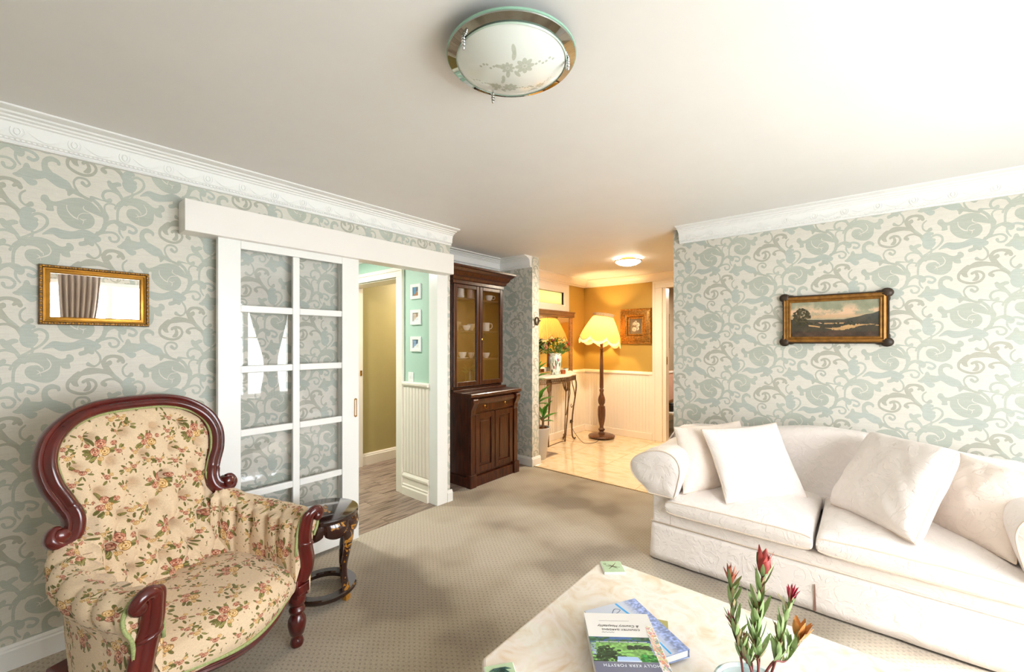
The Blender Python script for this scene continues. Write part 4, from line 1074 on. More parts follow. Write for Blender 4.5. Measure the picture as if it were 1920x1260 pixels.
for s in (-1, 1):
    MB().lathe([(0, 0), (.014, 0), (.012, .006), (0, .009)], 12, (s * .155, .006, .785), Matrix.Rotation(R(90), 4, 'X')).tube([(s * .155 - .022, -.006, .785), (s * .155 - .018, -.014, .765), (s * .155, -.016, .757), (s * .155 + .018, -.014, .765), (s * .155 + .022, -.006, .785)], .003, 6).build('handle', M_BRASS, dw, smooth=60)
    a, b = (-.285, -.004) if s < 0 else (.004, .285)
    d = MB().box(a, .008, .13, a + .052, .032, .715).box(b - .052, .008, .13, b, .032, .715).box(a + .0525, .009, .13, b - .0525, .031, .19).box(a + .0525, .009, .66, b - .0525, .031, .715).build('door', M_ROSE, cb, smooth=0, bev=.004)
    MB().box(a + .053, .020, .191, b - .053, .028, .659).box(a + .078, .014, .218, b - .078, .0198, .632).build('door_panel', M_ROSE, d, smooth=0, bev=.005)
# upper part
ub = MB().box(-.376, .254, .941, -.345, .497, 1.999).box(.345, .254, .941, .376, .497, 1.999).box(-.344, .254, .941, .344, .484, .955).box(-.3758, .254, 2.0, .3758, .4968, 2.05)
ub.build('upper_body', M_ROSE, cb, smooth=0, bev=.003)
MB().box(-.345, .485, .95, .345, .495, 2.0).build('back_panel', M_ROSEIN, cb, smooth=0)
MB().box(-.40, .20, .92, .40, .497, .94).build('upper_base', M_ROSE, cb, smooth=0, bev=.005)
cpf = [(.245, 2.02), (.222, 2.02), (.222, 2.05), (.205, 2.06), (.200, 2.085), (.222 - .04, 2.10), (.165, 2.135), (.150, 2.145), (.135, 2.165), (.120, 2.172), (.120, 2.19), (.245, 2.19)]
m = MB().prism(cpf, -.376, .376, 'x'); V0 = [(y, z) for y, z in cpf]
mm = MB(); n_ = len(V0)   # mitred returns
V_ = []
for X_, side in ((-1, 0), (-1, 1), (1, 1), (1, 0)):
    for y, z in V0:
        o = .23 - y
        V_.append((X_ * (.376 + max(o, 0)), (.497 if side == 0 else y), z))
F_ = [(j * n_ + k, j * n_ + (k + 1) % n_, (j + 1) * n_ + (k + 1) % n_, (j + 1) * n_ + k) for j in range(3) for k in range(n_)]
mm.add(V_, F_); mm.box(-.37, .24, 2.03, .37, .495, 2.188); mm.build('cornice', M_ROSE, cb, smooth=20)
for z in (1.245, 1.545, 1.885): MB().box(-.344, .27, z - .018, .344, .484, z).build('shelf', M_ROSEIN, cb, smooth=0, bev=.002)
for s in (-1, 1):
    a, b = (-.372, -.003) if s < 0 else (.003, .372)
    d = MB().box(a, .228, .965, a + .045, .252, 2.015).box(b - .045, .228, .965, b, .252, 2.015).box(a + .0455, .229, .965, b - .0455, .251, 1.015).box(a + .0455, .229, 1.975, b - .0455, .251, 2.015).build('glazed_door', M_ROSE, cb, smooth=0, bev=.005)
    MB().box(a + .044, .238, 1.014, b - .044, .241, 1.976).build('door_glass', glass('cabinet_glass', refl=.6) if s < 0 else bpy.data.materials['cabinet_glass'], d, smooth=0)
    if s > 0: MB().lathe([(0, 0), (.008, 0), (.006, .004), (.010, .010), (0, .014)], 12, (.024, .228, 1.45), Matrix.Rotation(R(90), 4, 'X')).build('knob', M_BRASS, d, smooth=60)
# china in the cabinet
M_CHINA = plain('white_china', 'e9e6df', .15, var=.03, coat=.4)
def china_mat(nm, col):
    m, nt, b = nmat(nm); tc = N(nt, 'TexCoord'); v = N(nt, 'TexVoronoi'); v.inputs['Scale'].default_value = 55
    nt.links.new(tc.outputs['Object'], v.inputs['Vector']); r = ramp(nt, v.outputs[0], [(.10, col), (.22, 'e6e3dc')]); nt.links.new(r.outputs[0], b.inputs['Base Color']); b.inputs['Roughness'].default_value = .15; return m
M_CB, M_CP = china_mat('china_blue_sprig', '7488b8'), china_mat('china_green_sprig', '7fa597')
M_GILTM = plain('gilt_rim', 'c49a4a', .25, .9)
def cup(name, label, x, y, z, r, h, mat, style=0, cat='cup', hang=0, saucer=False, handle=1):
    t = thing(name, label, cat, (x, y, z), R(hang), 'china in the glazed cabinet'); z0 = .008 if saucer else 0
    pf = [(0, 0), (r * .5, 0), (r * .52, .004), (r * .62, h * .2), (r * .86, h * .5), (r * .95, h * .8), (r, h), (r * .93, h), (r * .85, h * .7), (r * .7, h * .35), (0, h * .12)] if style == 0 else \
         [(0, 0), (r * .85, 0), (r * .8, .006), (r * .95, h * .1), (r * .88, h * .5), (r * .92, h * .85), (r, h), (r * .93, h), (r * .82, h * .6), (r * .8, h * .1), (0, h * .08)]
    MB().lathe([(a, b + z0) for a, b in pf], 20).build('bowl', mat, t, smooth=50)
    if handle: MB().tube(cr([(r * .85, 0, z0 + h * .85), (r * 1.35, 0, z0 + h * .88), (r * 1.55, 0, z0 + h * .6), (r * 1.3, 0, z0 + h * .32), (r * .8, 0, z0 + h * .3)], 4), h * .045, 6).build('handle', M_GILTM if mat is M_CB else mat, t, smooth=80)
    if saucer: MB().lathe([(0, 0), (r * .7, 0), (r * .9, .004), (r * 1.5, .014), (r * 1.48, .017), (r * .8, .008), (0, .007)], 24).build('saucer', mat, t, smooth=50)
    return t
CX = 3.218; CY = 3.25
cup('jug', 'white ribbed china beaker on the top shelf of the cabinet, left side', CX - .185, CY, 1.885, .043, .115, M_CHINA, 1, 'jug', handle=0)
cup('jug', 'pinkish china beaker on the top cabinet shelf by the door stile', CX - .02, CY + .02, 1.885, .045, .105, plain('pink_china', 'c9aba0', .3), 1, 'jug', handle=0)
cup('teacup', 'white teacup alone on the top shelf behind the right glazed door', CX + .25, CY, 1.885, .045, .062, M_CHINA, 0, hang=-50)
cup('teacup', 'gilt edged teacup on the middle cabinet shelf, left side', CX - .12, CY - .02, 1.545, .045, .055, M_CHINA, 0, hang=200)
cup('teacup', 'taller cup on the middle cabinet shelf next to the door stile', CX + .0, CY + .03, 1.545, .040, .075, M_CHINA, 0, hang=180)
cup('mug', 'white footed mug with curled handle on the middle shelf, right side', CX + .20, CY, 1.545, .046, .095, M_CP, 1, 'mug', hang=-50)
cup('teacup', 'blue sprigged teacup on its saucer on the lower cabinet shelf', CX - .17, CY - .01, 1.245, .047, .065, M_CB, 0, hang=180, saucer=True)
cup('teacup', 'plain shaded cup on the lower cabinet shelf by the door stile', CX + .0, CY + .03, 1.245, .036, .065, M_CHINA, 0, handle=0)
cup('teacup', 'blue and white teacup with gold handle on the lower shelf, right side', CX + .20, CY, 1.245, .045, .060, M_CB, 0, hang=-50)
bx = MB().box(-.07, -.02, 0, .07, .02, .10).box(-.055, -.022, .03, -.012, -.019, .08).box(.012, -.022, .03, .055, -.019, .08).build('photo_frame', plain('dim_frame', '9c8874', .5), smooth=0, bev=.004, loc=(CX - .15, CY + .12, 1.545)); tag(bx, 'double photo frame standing at the back of the middle cabinet shelf', 'photo frame')
bd_ = MB().ball((0, 0, .014), .016, 10, 7, (1.8, .8, .8)).ball((.026, 0, .026), .010, 8, 6).tube([(-.02, 0, .016), (-.05, 0, .022)], [.008, .003], 6).build('bird_figurine', M_CHINA, smooth=60, loc=(CX - .13, CY - .05, .956), rz=.3); tag(bd_, 'small white china bird on the floor of the glazed cabinet', 'figurine')
vs = thing('posy_vase', 'dark little posy vase with leaves on the floor of the glazed cabinet', 'vase', (CX - .01, CY + .05, .956))
MB().lathe([(0, 0), (.035, 0), (.042, .03), (.04, .10), (.03, .15), (.034, .17), (.028, .17), (.03, .10), (0, .02)], 16).build('body', plain('dark_glaze', '3b2f22', .3), vs, smooth=60)
lm = MB()
for k in range(26):
    a = rnd.uniform(0, 6.28); l = rnd.uniform(.05, .13); e = rnd.uniform(-.3, 1.2)
    d = Vector((math.cos(a) * math.cos(e), math.sin(a) * math.cos(e) * .5, math.sin(e))); p = Vector((0, 0, .15)) + d * l; w = d.orthogonal().normalized() * .016
    lm.add([Vector((0, 0, .15)) + d * l * .3, p + w, p + d * .03, p - w], [(0, 1, 2, 3)])
lm.build('foliage', plain('posy_green', '4c5a30', .6, var=.3), vs, smooth=0)

# ================================================================ sofa
sf = thing('sofa', 'cream damask slipcovered two-seat sofa with rolled arms along the papered wall', 'sofa', (2.72, .20, 0), R(-90))
def damask(name, h, s=.5):
    m, nt, b = nmat(name); tc = N(nt, 'TexCoord')
    nz = N(nt, 'TexNoise'); nz.inputs['Scale'].default_value = 9; nz.inputs['Detail'].default_value = 2; nz.inputs['Distortion'].default_value = 3.0
    nt.links.new(tc.outputs['Object'], nz.inputs['Vector'])
    r = N(nt, 'ValToRGB'); r.color_ramp.interpolation = 'EASE'
    r.color_ramp.elements[0].position = .47; r.color_ramp.elements[1].position = .53
    nt.links.new(nz.outputs[0], r.inputs[0])
    c = s2l(hx(h)); mx = N(nt, 'Mix', data_type='RGBA'); mx.inputs[6].default_value = tuple(c * .975) + (1,); mx.inputs[7].default_value = tuple(c) + (1,)
    nt.links.new(r.outputs[0], mx.inputs[0]); nt.links.new(mx.outputs[2], b.inputs['Base Color'])
    n2 = N(nt, 'TexNoise'); n2.inputs['Scale'].default_value = 14; n2.inputs['Detail'].default_value = 5; nt.links.new(tc.outputs['Object'], n2.inputs['Vector'])
    a = N(nt, 'Math', operation='MULTIPLY_ADD'); a.inputs[1].default_value = 3.0; nt.links.new(n2.outputs[0], a.inputs[0]); nt.links.new(r.outputs[0], a.inputs[2])
    b.inputs['Roughness'].default_value = .7; b.inputs['Sheen Weight'].default_value = .15; b.inputs['Specular IOR Level'].default_value = .25
    bump(nt, b, a.outputs[0], .35, .004); return m
M_DAM = damask('cream_damask', 'ebe2dc')
M_PIPE = plain('cream_piping', 'dfcdbb', .7)
def skirt_pts():
    P = [(-.875, .96), (-.877, .01), (-.88, 0)]
    return P
def skirt(u, v):
    # front + two sides; flares outward towards the floor, shallow folds
    L = [.95, 1.754 - .0, .95]; T = sum(L); d = u * T
    fl = (1 - v)
    wv = .0016 * math.sin(d * 17) * fl + .001 * math.sin(d * 37 + 1) * fl
    z = .012 + .235 * v; o = .016 * fl + wv
    if d < L[0]: return (-.877 - o, .95 - d, z)
    if d < L[0] + L[1]: return (-.877 + (d - L[0]), -o, z)
    return (.877 + o, d - L[0] - L[1], z)
sk = MB().grid(skirt, 220, 6, lambda u, v: (u * 3.65, v * .24)).build('skirt', M_DAM, sf, smooth=50); s_ = sk.modifiers.new('thickness', 'SOLIDIFY'); s_.thickness = .006
# kick pleats at the centre and corner, their shade painted as dark wedges
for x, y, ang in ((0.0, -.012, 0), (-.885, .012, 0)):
    MB().prism([(-.007, .012), (.007, .012), (.0015, .15), (-.0015, .15)], y - .003, y + .010, 'y').build('pleat_shade', plain('painted_pleat_shadow', '8c6a5c', .9), sf, smooth=0, loc=(x, 0, 0))
MB().box(-.872, .012, .05, .872, .95, .30).build('base', M_DAM, sf, smooth=0, bev=.012, seg=3)
m = MB().tube([(-.885, .95, .247), (-.882, -.004, .247), (.882, -.004, .247), (.885, .95, .247)], .004, 6); m.build('skirt_piping', M_PIPE, sf, smooth=60)
MB().box(-.76, .0, .24, .76, .05, .31).build('front_border', M_DAM, sf, smooth=0, bev=.01, seg=3)
AP = [(-.01, .24), (-.03, .43), (-.055, .53), (-.068, .62), (-.040, .690), (.03, .722), (.12, .712), (.20, .675), (.248, .625), (.250, .565), (.215, .515), (.160, .475), (.135, .44), (.125, .34), (.125, .24)]
apc = cr([(-.03, .437), (-.055, .53), (-.068, .62), (-.040, .690), (.03, .722), (.12, .712), (.20, .675), (.248, .625), (.250, .565), (.215, .515), (.160, .475), (.128, .437)], 6)
apc = apc + [apc[-1] * (1 - t) + apc[0] * t for t in (.1, .5, .9, 1.0)]
for s in (-1, 1):
    def afn(u, v, s=s):
        j = u * (len(apc) - 1); j0 = min(int(j), len(apc) - 2); g = j - j0; o, z = apc[j0] * (1 - g) + apc[j0 + 1] * g
        y = -.04 + .90 * v; f = min(1, max(0, (z - .44) / .06))
        w = (.004 * math.sin(v * 13 + z * 9) + .003 * math.sin(v * 29 - o * 23)) * f * min(1, v * 6)
        o = .1 + (o - .1) * (1 + w) * (1 - .05 * v); z += w - .01 * v * f
        return (s * (.75 + o), y, z)
    ar = MB().grid(afn, 84, 40, lambda u, v: (v * .9, u * 1.3)).build('arm', M_DAM, sf, smooth=50)
    f0 = [afn(k / 60, 0) for k in range(61)]; top = f0[:-1]; c0 = np.mean(np.array(top), 0)
    fm_ = MB()
    rings = [top]; 
    for kk, off in ((.95, -.007), (.6, -.010), (.3, -.011)): rings.append([(c0[0] + (p[0] - c0[0]) * kk, p[1] + off + .0012 * math.sin(i * .5 + kk * 5), c0[2] + (p[2] - c0[2]) * kk) for i, p in enumerate(top)])
    V_ = [p for r_ in rings for p in r_] + [(c0[0], c0[1] - .011, c0[2])]; L_ = len(top); F_ = []
    for j in range(3):
        for i in range(L_): F_.append((j * L_ + i, j * L_ + (i + 1) % L_, (j + 1) * L_ + (i + 1) % L_, (j + 1) * L_ + i))
    F_ += [(3 * L_ + i, 3 * L_ + (i + 1) % L_, 4 * L_) for i in range(L_)]
    fm_.add(V_, F_); fm_.build('arm_panel', M_DAM, ar, smooth=60)
    MB().tube([(p[0], p[1] - .003, p[2]) for p in top], .0045, 6, closed=True).build('piping', M_PIPE, ar, smooth=60)
    MB().box(s * .752, .004, .24, s * .872, .93, .445).build('arm_base', M_DAM, sf, smooth=0, bev=.012, seg=3)
# camel back
def zt(x): return .765 + .085 * math.exp(-((x - .05) / .48) ** 2) - .06 * max(0, (abs(x) - .85)) ** .5
def bprof(zt_): return cr([(.60, .36), (.64, .50), (.68, .62), (.70, zt_ - .09), (.715, zt_ - .035), (.75, zt_ - .003), (.81, zt_ + .003), (.875, zt_ - .012), (.93, zt_ - .06), (.948, zt_ - .14), (.94, .50), (.93, .1)], 4)
def bfn(u, v):
    x = -1.02 + 2.04 * u; p = bprof(zt(x)); j = v * (len(p) - 1); j0 = min(int(j), len(p) - 2); g = j - j0; y, z = p[j0] * (1 - g) + p[j0 + 1] * g
    e = max(0, (abs(x) - .92) / .10); z2 = z - (.10 * e * e if z > .6 else 0); y2 = y + (.06 * e * e if v < .4 else -.03 * e * e)
    if z < .55 and abs(x) > .86: x = math.copysign(.86, x)
    return (x, y2, z2 + .003 * math.sin(x * 11 + v * 5))
MB().grid(bfn, 90, 44, lambda u, v: (u * 2.04, v * 1.4)).build('back', M_DAM, sf, smooth=80)
for s in (-1, 1):
    pts = [bfn(0 if s < 0 else 1, k / 44) for k in range(45)]; c0 = np.mean(np.array(pts), 0)
    MB().add([tuple(c0)] + pts, [(0, i + 1, i + 2) for i in range(44)]).build('back_end', M_DAM, sf, smooth=0)
# seat cushions
for s, x0, x1 in ((-1, -.775, -.006), (1, .006, .775)):
    def q(x, y, z): return (x, y, z)
    zz = .372
    quad = ((x0, -.045, zz), (x1, -.045, zz), (x1, .64, zz + .02), (x0, .64, zz + .02))
    fn, nn = pillow_fn(quad, .068, p=9, e=.24, pinch=.008, wr=.004, seed=s + 5, crown=.048)
    m = MB(); m.grid(fn, 44, 44, lambda u, v: (u * .77, v * .68)); fn2, _ = pillow_fn(quad, .068, p=9, e=.24, pinch=.008, wr=.002, seed=s + 5, crown=.0, side=-1); m.grid(fn2, 30, 30)
    cu = m.build('seat_cushion', M_DAM, sf, smooth=80)
    for fnn, dv in ((fn, .052), (fn2, .052)):
        MB().tube([fnn(k / 30, dv) for k in range(2, 29)], .004, 6).build('piping', M_PIPE, cu, smooth=60)
# scatter cushions
M_CUSH = damask('cushion_damask', 'efe5df'); M_CUSH2 = damask('cushion_cream', 'ebdcd0')
CU = [('cream damask cushion leaning in the left corner against the sofa arm', [(2.76, .885, .455), (3.17, .50, .455), (3.42, .70, .845), (2.98, 1.02, .825)], .085, M_CUSH2),
      ('square piped cream damask cushion standing at the left of the sofa', [(2.735, .63, .462), (3.155, .27, .462), (3.40, .47, .863), (2.98, .84, .836)], .075, M_CUSH),
      ('box-edged cream damask cushion tilted towards the right of the sofa', [(3.107, .15, .468), (2.725, -.18, .475), (2.98, -.352, .882), (3.39, -.047, .864)], .085, M_CUSH),
      ('long peach cream cushion pushed into the right corner behind the tilted one', [(3.15, -.18, .462), (2.79, -.50, .462), (3.10, -.64, .79), (3.44, -.40, .80)], .09, M_CUSH2)]
for i, (lb, q, T, mt_) in enumerate(CU):
    base_ = Vector(q[0]); ql = [tuple(Vector(p) - base_) for p in q]
    t = thing('scatter_cushion', lb, 'cushion', base_, 0, 'loose cushions on the sofa')
    pm, edge = pillow(ql, T, seed=i, wr=.006, p=2.6 if i != 2 else 5, e=.5 if i != 2 else .32, pinch=.06 if i != 2 else .03)
    pm.build('cover', mt_, t, smooth=120, box_uv='wally')
    MB().tube(edge, .0042, 6, closed=True).build('piping', M_PIPE, t, smooth=60)

# ================================================================ coffee table
ct = thing('coffee_table', 'low coffee table with a mottled cream stone top and clipped corners', 'coffee table', (1.30, .30, 0))
def stone():
    m, nt, b = nmat('cream_marble'); tc = N(nt, 'TexCoord')
    vo = N(nt, 'TexVoronoi'); vo.inputs['Scale'].default_value = 7; nt.links.new(tc.outputs['Object'], vo.inputs['Vector'])
    nz = N(nt, 'TexNoise'); nz.inputs['Scale'].default_value = 9; nz.inputs['Detail'].default_value = 7; nz.inputs['Distortion'].default_value = 1.6; nt.links.new(tc.outputs['Object'], nz.inputs['Vector'])
    r = ramp(nt, nz.outputs[0], [(.28, 'd9c2a4'), (.42, 'e2d5c4'), (.56, 'e8e0d6'), (.72, 'dfd1bf')])
    mx = N(nt, 'Mix', data_type='RGBA', blend_type='MULTIPLY'); mx.inputs[0].default_value = .03
    nt.links.new(r.outputs[0], mx.inputs[6]); nt.links.new(vo.outputs['Color'], mx.inputs[7]); nt.links.new(mx.outputs[2], b.inputs['Base Color'])
    b.inputs['Roughness'].default_value = .5; b.inputs['Specular IOR Level'].default_value = .25; return m
M_STONE = stone()
tx0, tx1, ty0, ty1 = .885 - 1.3, 1.775 - 1.3, -.55 - .3, .93 - .3
def oct_(e, c=.075): return [(tx0 + e + c, ty0 + e), (tx1 - e - c, ty0 + e), (tx1 - e, ty0 + e + c), (tx1 - e, ty1 - e - c), (tx1 - e - c, ty1 - e), (tx0 + e + c, ty1 - e), (tx0 + e, ty1 - e - c), (tx0 + e, ty0 + e + c)]
MB().prism(oct_(0), .38, .42).build('table_top', M_STONE, ct, smooth=0, bev=.012, seg=3)
MB().prism(oct_(.06), .33, .38).build('frieze', M_STONE, ct, smooth=0, bev=.006)
MB().prism(oct_(.16), .05, .33).build('pedestal', M_STONE, ct, smooth=0, bev=.006); MB().prism(oct_(.12), 0, .05).build('plinth', M_STONE, ct, smooth=0, bev=.006)
# coasters
M_CST = plain('pale_green_ceramic', 'b7cba6', .65, spec=.15, var=.06, scale=40); M_CSTE = plain('white_ceramic', 'f0efe8', .4); M_PRN = plain('print_dark_green', '2f5046', .5); M_PRN2 = plain('print_brown', '5a4a38', .5)
def coaster(x, y, a, label, kind):
    t = thing('coaster', label, 'coaster', (x, y, .42), R(a), 'printed coasters on the coffee table')
    MB().box(-.047, -.047, 0, .047, .047, .010).build('tile_body', M_CSTE, t, smooth=0, bev=.003)
    MB().box(-.044, -.044, .010, .044, .044, .0112).build('glazed_face', M_CST, t, smooth=0)
    m = MB()
    if kind == 0:
        for (x0, y0, x1, y1, r) in ((-.03, .005, .03, -.008, .0016), (-.02, -.02, .02, .03, .0022), (.0, 0, .02, -.02, .001), (0, 0, -.018, .016, .001)): m.tube([(x0, y0, .0113), ((x0 + x1) / 2 + .003, (y0 + y1) / 2, .0115), (x1, y1, .0113)], [r * .4, r, r * .3], 5)
        m.tube([(-.03 + .006 * math.cos(k), .02 + .006 * math.sin(k), .0114) for k in range(6)], .0007, 4, closed=True)
    else:
        for k in range(9):
            b = R(-80 + 20 * k); m.tube([(0, -.03, .0113), (.018 * math.sin(b), -.03 + .03 * math.cos(b), .0116), (.040 * math.sin(b) * .9, -.03 + .058 * math.cos(b), .0113)], [.001, .0042, .0004], 5)
    m.build('printed_motif', M_PRN2 if kind == 0 else M_PRN, t, smooth=0)
coaster(1.706, .852, -49.5, 'pale green coaster with a brown dragonfly print at the far corner of the coffee table', 0)
coaster(.935, .826, 143, 'pale green coaster with dark fern print on the near left table corner', 1)
# books
def text(s, size, mat, name, parent, loc, rot=(0, 0, 0), shear=0, ext=.0002, sx=1, align='CENTER'):
    c = bpy.data.curves.new(name, 'FONT'); c.body = s; c.size = size; c.align_x = align; c.align_y = 'CENTER'; c.shear = shear; c.extrude = ext; c.space_character = sx
    o = bpy.data.objects.new(name, c); COL.objects.link(o); bpy.context.view_layer.update()
    dg = bpy.context.evaluated_depsgraph_get(); me = bpy.data.meshes.new_from_object(o.evaluated_get(dg)); bpy.data.objects.remove(o)
    q = bpy.data.objects.new(name, me); COL.objects.link(q); me.materials.clear(); me.materials.append(mat); q.parent = parent; q.location = loc; q.rotation_euler = rot; return q
M_PAGE = plain('book_pages', 'f3f1ec', .8, var=.05, scale=200)
def book(name, label, origin, ang, w, h, t, cover, z):
    b = thing(name, label, 'book', (origin[0], origin[1], z), ang, 'books piled on the coffee table')
    MB().box(.003, .003, .003, w - .004, h - .003, t - .003).build('pages', M_PAGE, b, smooth=0)
    MB().box(0, 0, 0, w, h, .0025).box(0, 0, t - .0025, w, h, t).box(-.002, 0, 0, .002, h, t).build('cover', cover, b, smooth=0, bev=.0008, seg=1)
    return b
def onZ(px, py, z):
    d = FPX * (1.42 - z) / (py - 642); l = (px - 960) / FPX * d; c, s = math.cos(R(40)), math.sin(R(40)); return Vector((c * d + s * l, s * d - c * l, z))
# (corner coordinates of the three stacked books, metres on the table top)
BA, BB, BD = (1.283, .748), (1.419, .573), (1.072, .580)

M_COVW = plain('white_cover', 'e6e2de', .6, var=.01); M_BAND = plain('slate_band', '5a5f78', .35)
IMG = imat('garden_photo', to_image('garden_picture', make_garden()), rough=.5, ext='EXTEND', spec=.25); IMS = imat('flower_border', to_image('flower_border_picture', make_flowers_strip()), rough=.3, ext='EXTEND')
IMB = imat('blue_cover_print', to_image('blue_cover_picture', make_blue()), spec=.25, rough=.5, ext='EXTEND')
M_INK = plain('dark_ink', '3b3636', .6); M_INKW = plain('white_ink', 'dfe6f2', .6)
def decal(m_, x0, y0, x1, y1, z, name, mat, parent, flip=False):
    V = [(x0, y0, z), (x1, y0, z), (x1, y1, z), (x0, y1, z)]
    return MB().add(V, [(0, 1, 2, 3)], [(0, 0), (1, 0), (1, 1), (0, 1)]).build(name, mat, parent, smooth=0)
w1 = book('book', 'white hardback on country gardens lying on top of the pile on the coffee table', (1.410, .577), R(128), .216, .285, .026, M_COVW, .456)
T_ = .0264
MB().add([(.018, .118, T_), (.216, .118, T_), (.216, .222, T_), (.018, .222, T_)], [(0, 1, 2, 3)], [(1, 1), (0, 1), (0, 0), (1, 0)]).build('cover_photo', IMG, w1, smooth=0)
decal(0, 0, .222, .216, .285, T_, 'title_band', M_BAND, w1)
MB().add([(0, .075, T_ + .0003), (.022, .06, T_ + .0003), (.026, .12, T_ + .0003), (.026, .285, T_ + .0003), (0, .285, T_ + .0003)], [(0, 1, 2, 3, 4)], [(0, .1), (1, 0), (1, .4), (1, 1), (0, 1)]).build('flower_border', IMS, w1, smooth=0)
text('HOLLY KERR FORSYTH', .0145, M_INKW, 'author_lettering', w1, (.108, .236, T_ + .0002), sx=1.12)
text('COUNTRY GARDENS', .0118, M_INK, 'title_lettering', w1, (.106, .083, T_), sx=1.12)
text('& Country Hospitality', .0150, M_INK, 'title_script', w1, (.110, .066, T_), shear=.35)
MB().tube([(.13 + .04 * k / 12, .097 + .002 * math.sin(k * 2.2), T_ + .0002) for k in range(13)], .0004, 4).build('small_script', M_INK, w1, smooth=0)
MB().box(.07, .0405, T_, .17, .0410, T_ + .0002).build('fine_rule', M_INK, w1, smooth=0)
w2 = book('book', 'pale blue and violet illustrated hardback sticking out under the white book', (1.510, .664), R(150), .215, .280, .026, plain('blue_boards', '8d9cc8', .35, var=.2, scale=60), .429)
V = [(0, 0, .0263), (.215, 0, .0263), (.215, .28, .0263), (0, .28, .0263)]
MB().add(V, [(0, 1, 2, 3)], [(1, 1), (0, 1), (0, 0), (1, 0)]).build('cover_print', IMB, w2, smooth=0)
w3 = thing('notebook', 'thin olive green notebook underneath the two books', 'notebook', (1.501, .536, .42), R(112))
MB().box(0, 0, 0, .19, .21, .002).box(0, 0, .0065, .19, .21, .0085).build('cover', plain('olive_card', 'a39a5c', .6), w3, smooth=0); MB().box(.002, .002, .002, .188, .208, .0065).build('pages', M_PAGE, w3, smooth=0)
# ---------------------------------------------------------------- vase with protea stems
vz = thing('vase', 'pale blue and white bowl vase at the near edge of the coffee table', 'vase', (1.262, .222, .42))
def celadon():
    m, nt, b = nmat('blue_white_glaze'); tc = N(nt, 'TexCoord'); n = N(nt, 'TexNoise'); n.inputs['Scale'].default_value = 22; nt.links.new(tc.outputs['Object'], n.inputs['Vector'])
    r = ramp(nt, n.outputs[0], [(.42, 'e6ece8'), (.55, 'b9d2d2'), (.66, '7fa3a8')]); nt.links.new(r.outputs[0], b.inputs['Base Color']); b.inputs['Roughness'].default_value = .12; return m
MB().lathe([(0, 0), (.055, 0), (.06, .006), (.085, .02), (.098, .042), (.100, .062), (.095, .076), (.100, .082), (.094, .084), (.088, .076), (.092, .06), (.078, .025), (0, .012)], 40).build('bowl', celadon(), vz, smooth=50)
M_STEM = plain('protea_stem', '7a3a34', .5, var=.2, scale=30); M_LEAFG = plain('protea_leaf', '93ab70', .45, var=.22, scale=25); M_LEAF2 = plain('protea_leaf_red_edge', 'a39468', .45, var=.3, scale=25)
def leafmesh(name, mat, L=.058, w=.0055, bend=.25):
    m = MB(); V, F = [], []; n = 6
    for j in range(n + 1):
        t = j / n; ww = w * math.sin(math.pi * min(1, t * .92 + .04)) ** .8; z = bend * L * t * t; y = L * t
        V += [(-ww, y, z + ww * .35), (0, y, z), (ww, y, z + ww * .35)]
    for j in range(n): F += [(3 * j, 3 * j + 1, 3 * j + 4, 3 * j + 3), (3 * j + 1, 3 * j + 2, 3 * j + 5, 3 * j + 4)]
    m.add(V, F); o = m.build(name, mat, None, smooth='keep'); o.data.update(); return o
_l1 = leafmesh('leaf', M_LEAFG); _l2 = leafmesh('leaf', M_LEAF2, .045, .0045, .15); LMESH = [_l1.data, _l2.data]
for o in (_l1, _l2): bpy.data.objects.remove(o)
def orient(d, roll=0):
    y = Vector(d).normalized(); x = y.cross(Vector((0, 0, 1)));
    if x.length < .1: x = y.cross(Vector((1, 0, 0)))
    x.normalize(); z = x.cross(y); M = Matrix((x, y, z)).transposed(); return (M @ Matrix.Rotation(roll, 3, 'Y')).to_euler()
def petal(m, c, d, L, w, curl=.2, n=5):
    y = Vector(d).normalized(); x = y.cross(Vector((.13, .2, 1))).normalized(); z = x.cross(y); V = []
    ax = Vector((0, 0, 1))
    for j in range(n + 1):
        t = j / n; ww = w * math.sin(math.pi * min(.97, t * .85 + .12)); p = Vector(c) + y * L * t + ax * curl * L * t * t * .6
        V += [p - x * ww + z * ww * .4, p, p + x * ww + z * ww * .4]
    F = []
    for j in range(n): F += [(3 * j, 3 * j + 1, 3 * j + 4, 3 * j + 3), (3 * j + 1, 3 * j + 2, 3 * j + 5, 3 * j + 4)]
    m.add(V, F)
STM = [  # tip, bend, head kind, head size, label, colour
 ((1.288, .284, .745), 'spiky', .042, 'protea stem with brownish open spiky head, tallest at the left of the vase', 'a85a40'),
 ((1.345, .217, .775), 'bud', .048, 'protea stem with the large closed dark red bud, tallest in the vase', 'a03a34'),
 ((1.396, .157, .700), 'spiky', .034, 'protea stem with bright crimson pointed head at the right of the vase', 'c23a55'),
 ((1.290, .283, .632), 'spiky', .028, 'short protea stem with small pinkish head lowest at the left', 'b25563'),
 ((1.412, .138, .585), 'open', .042, 'stem with open orange and green cupped flower leaning out right', 'd08a48'),
 ((1.314, .254, .582), 'bud', .018, 'short inner protea stem with a tiny dull red bud', '9c4a3c'),
 ((1.335, .232, .680), 'spiky', .024, 'protea stem with faded thin pinkish head behind the tallest bud', 'c08a80')]
base0 = Vector((1.285, .225, .445))
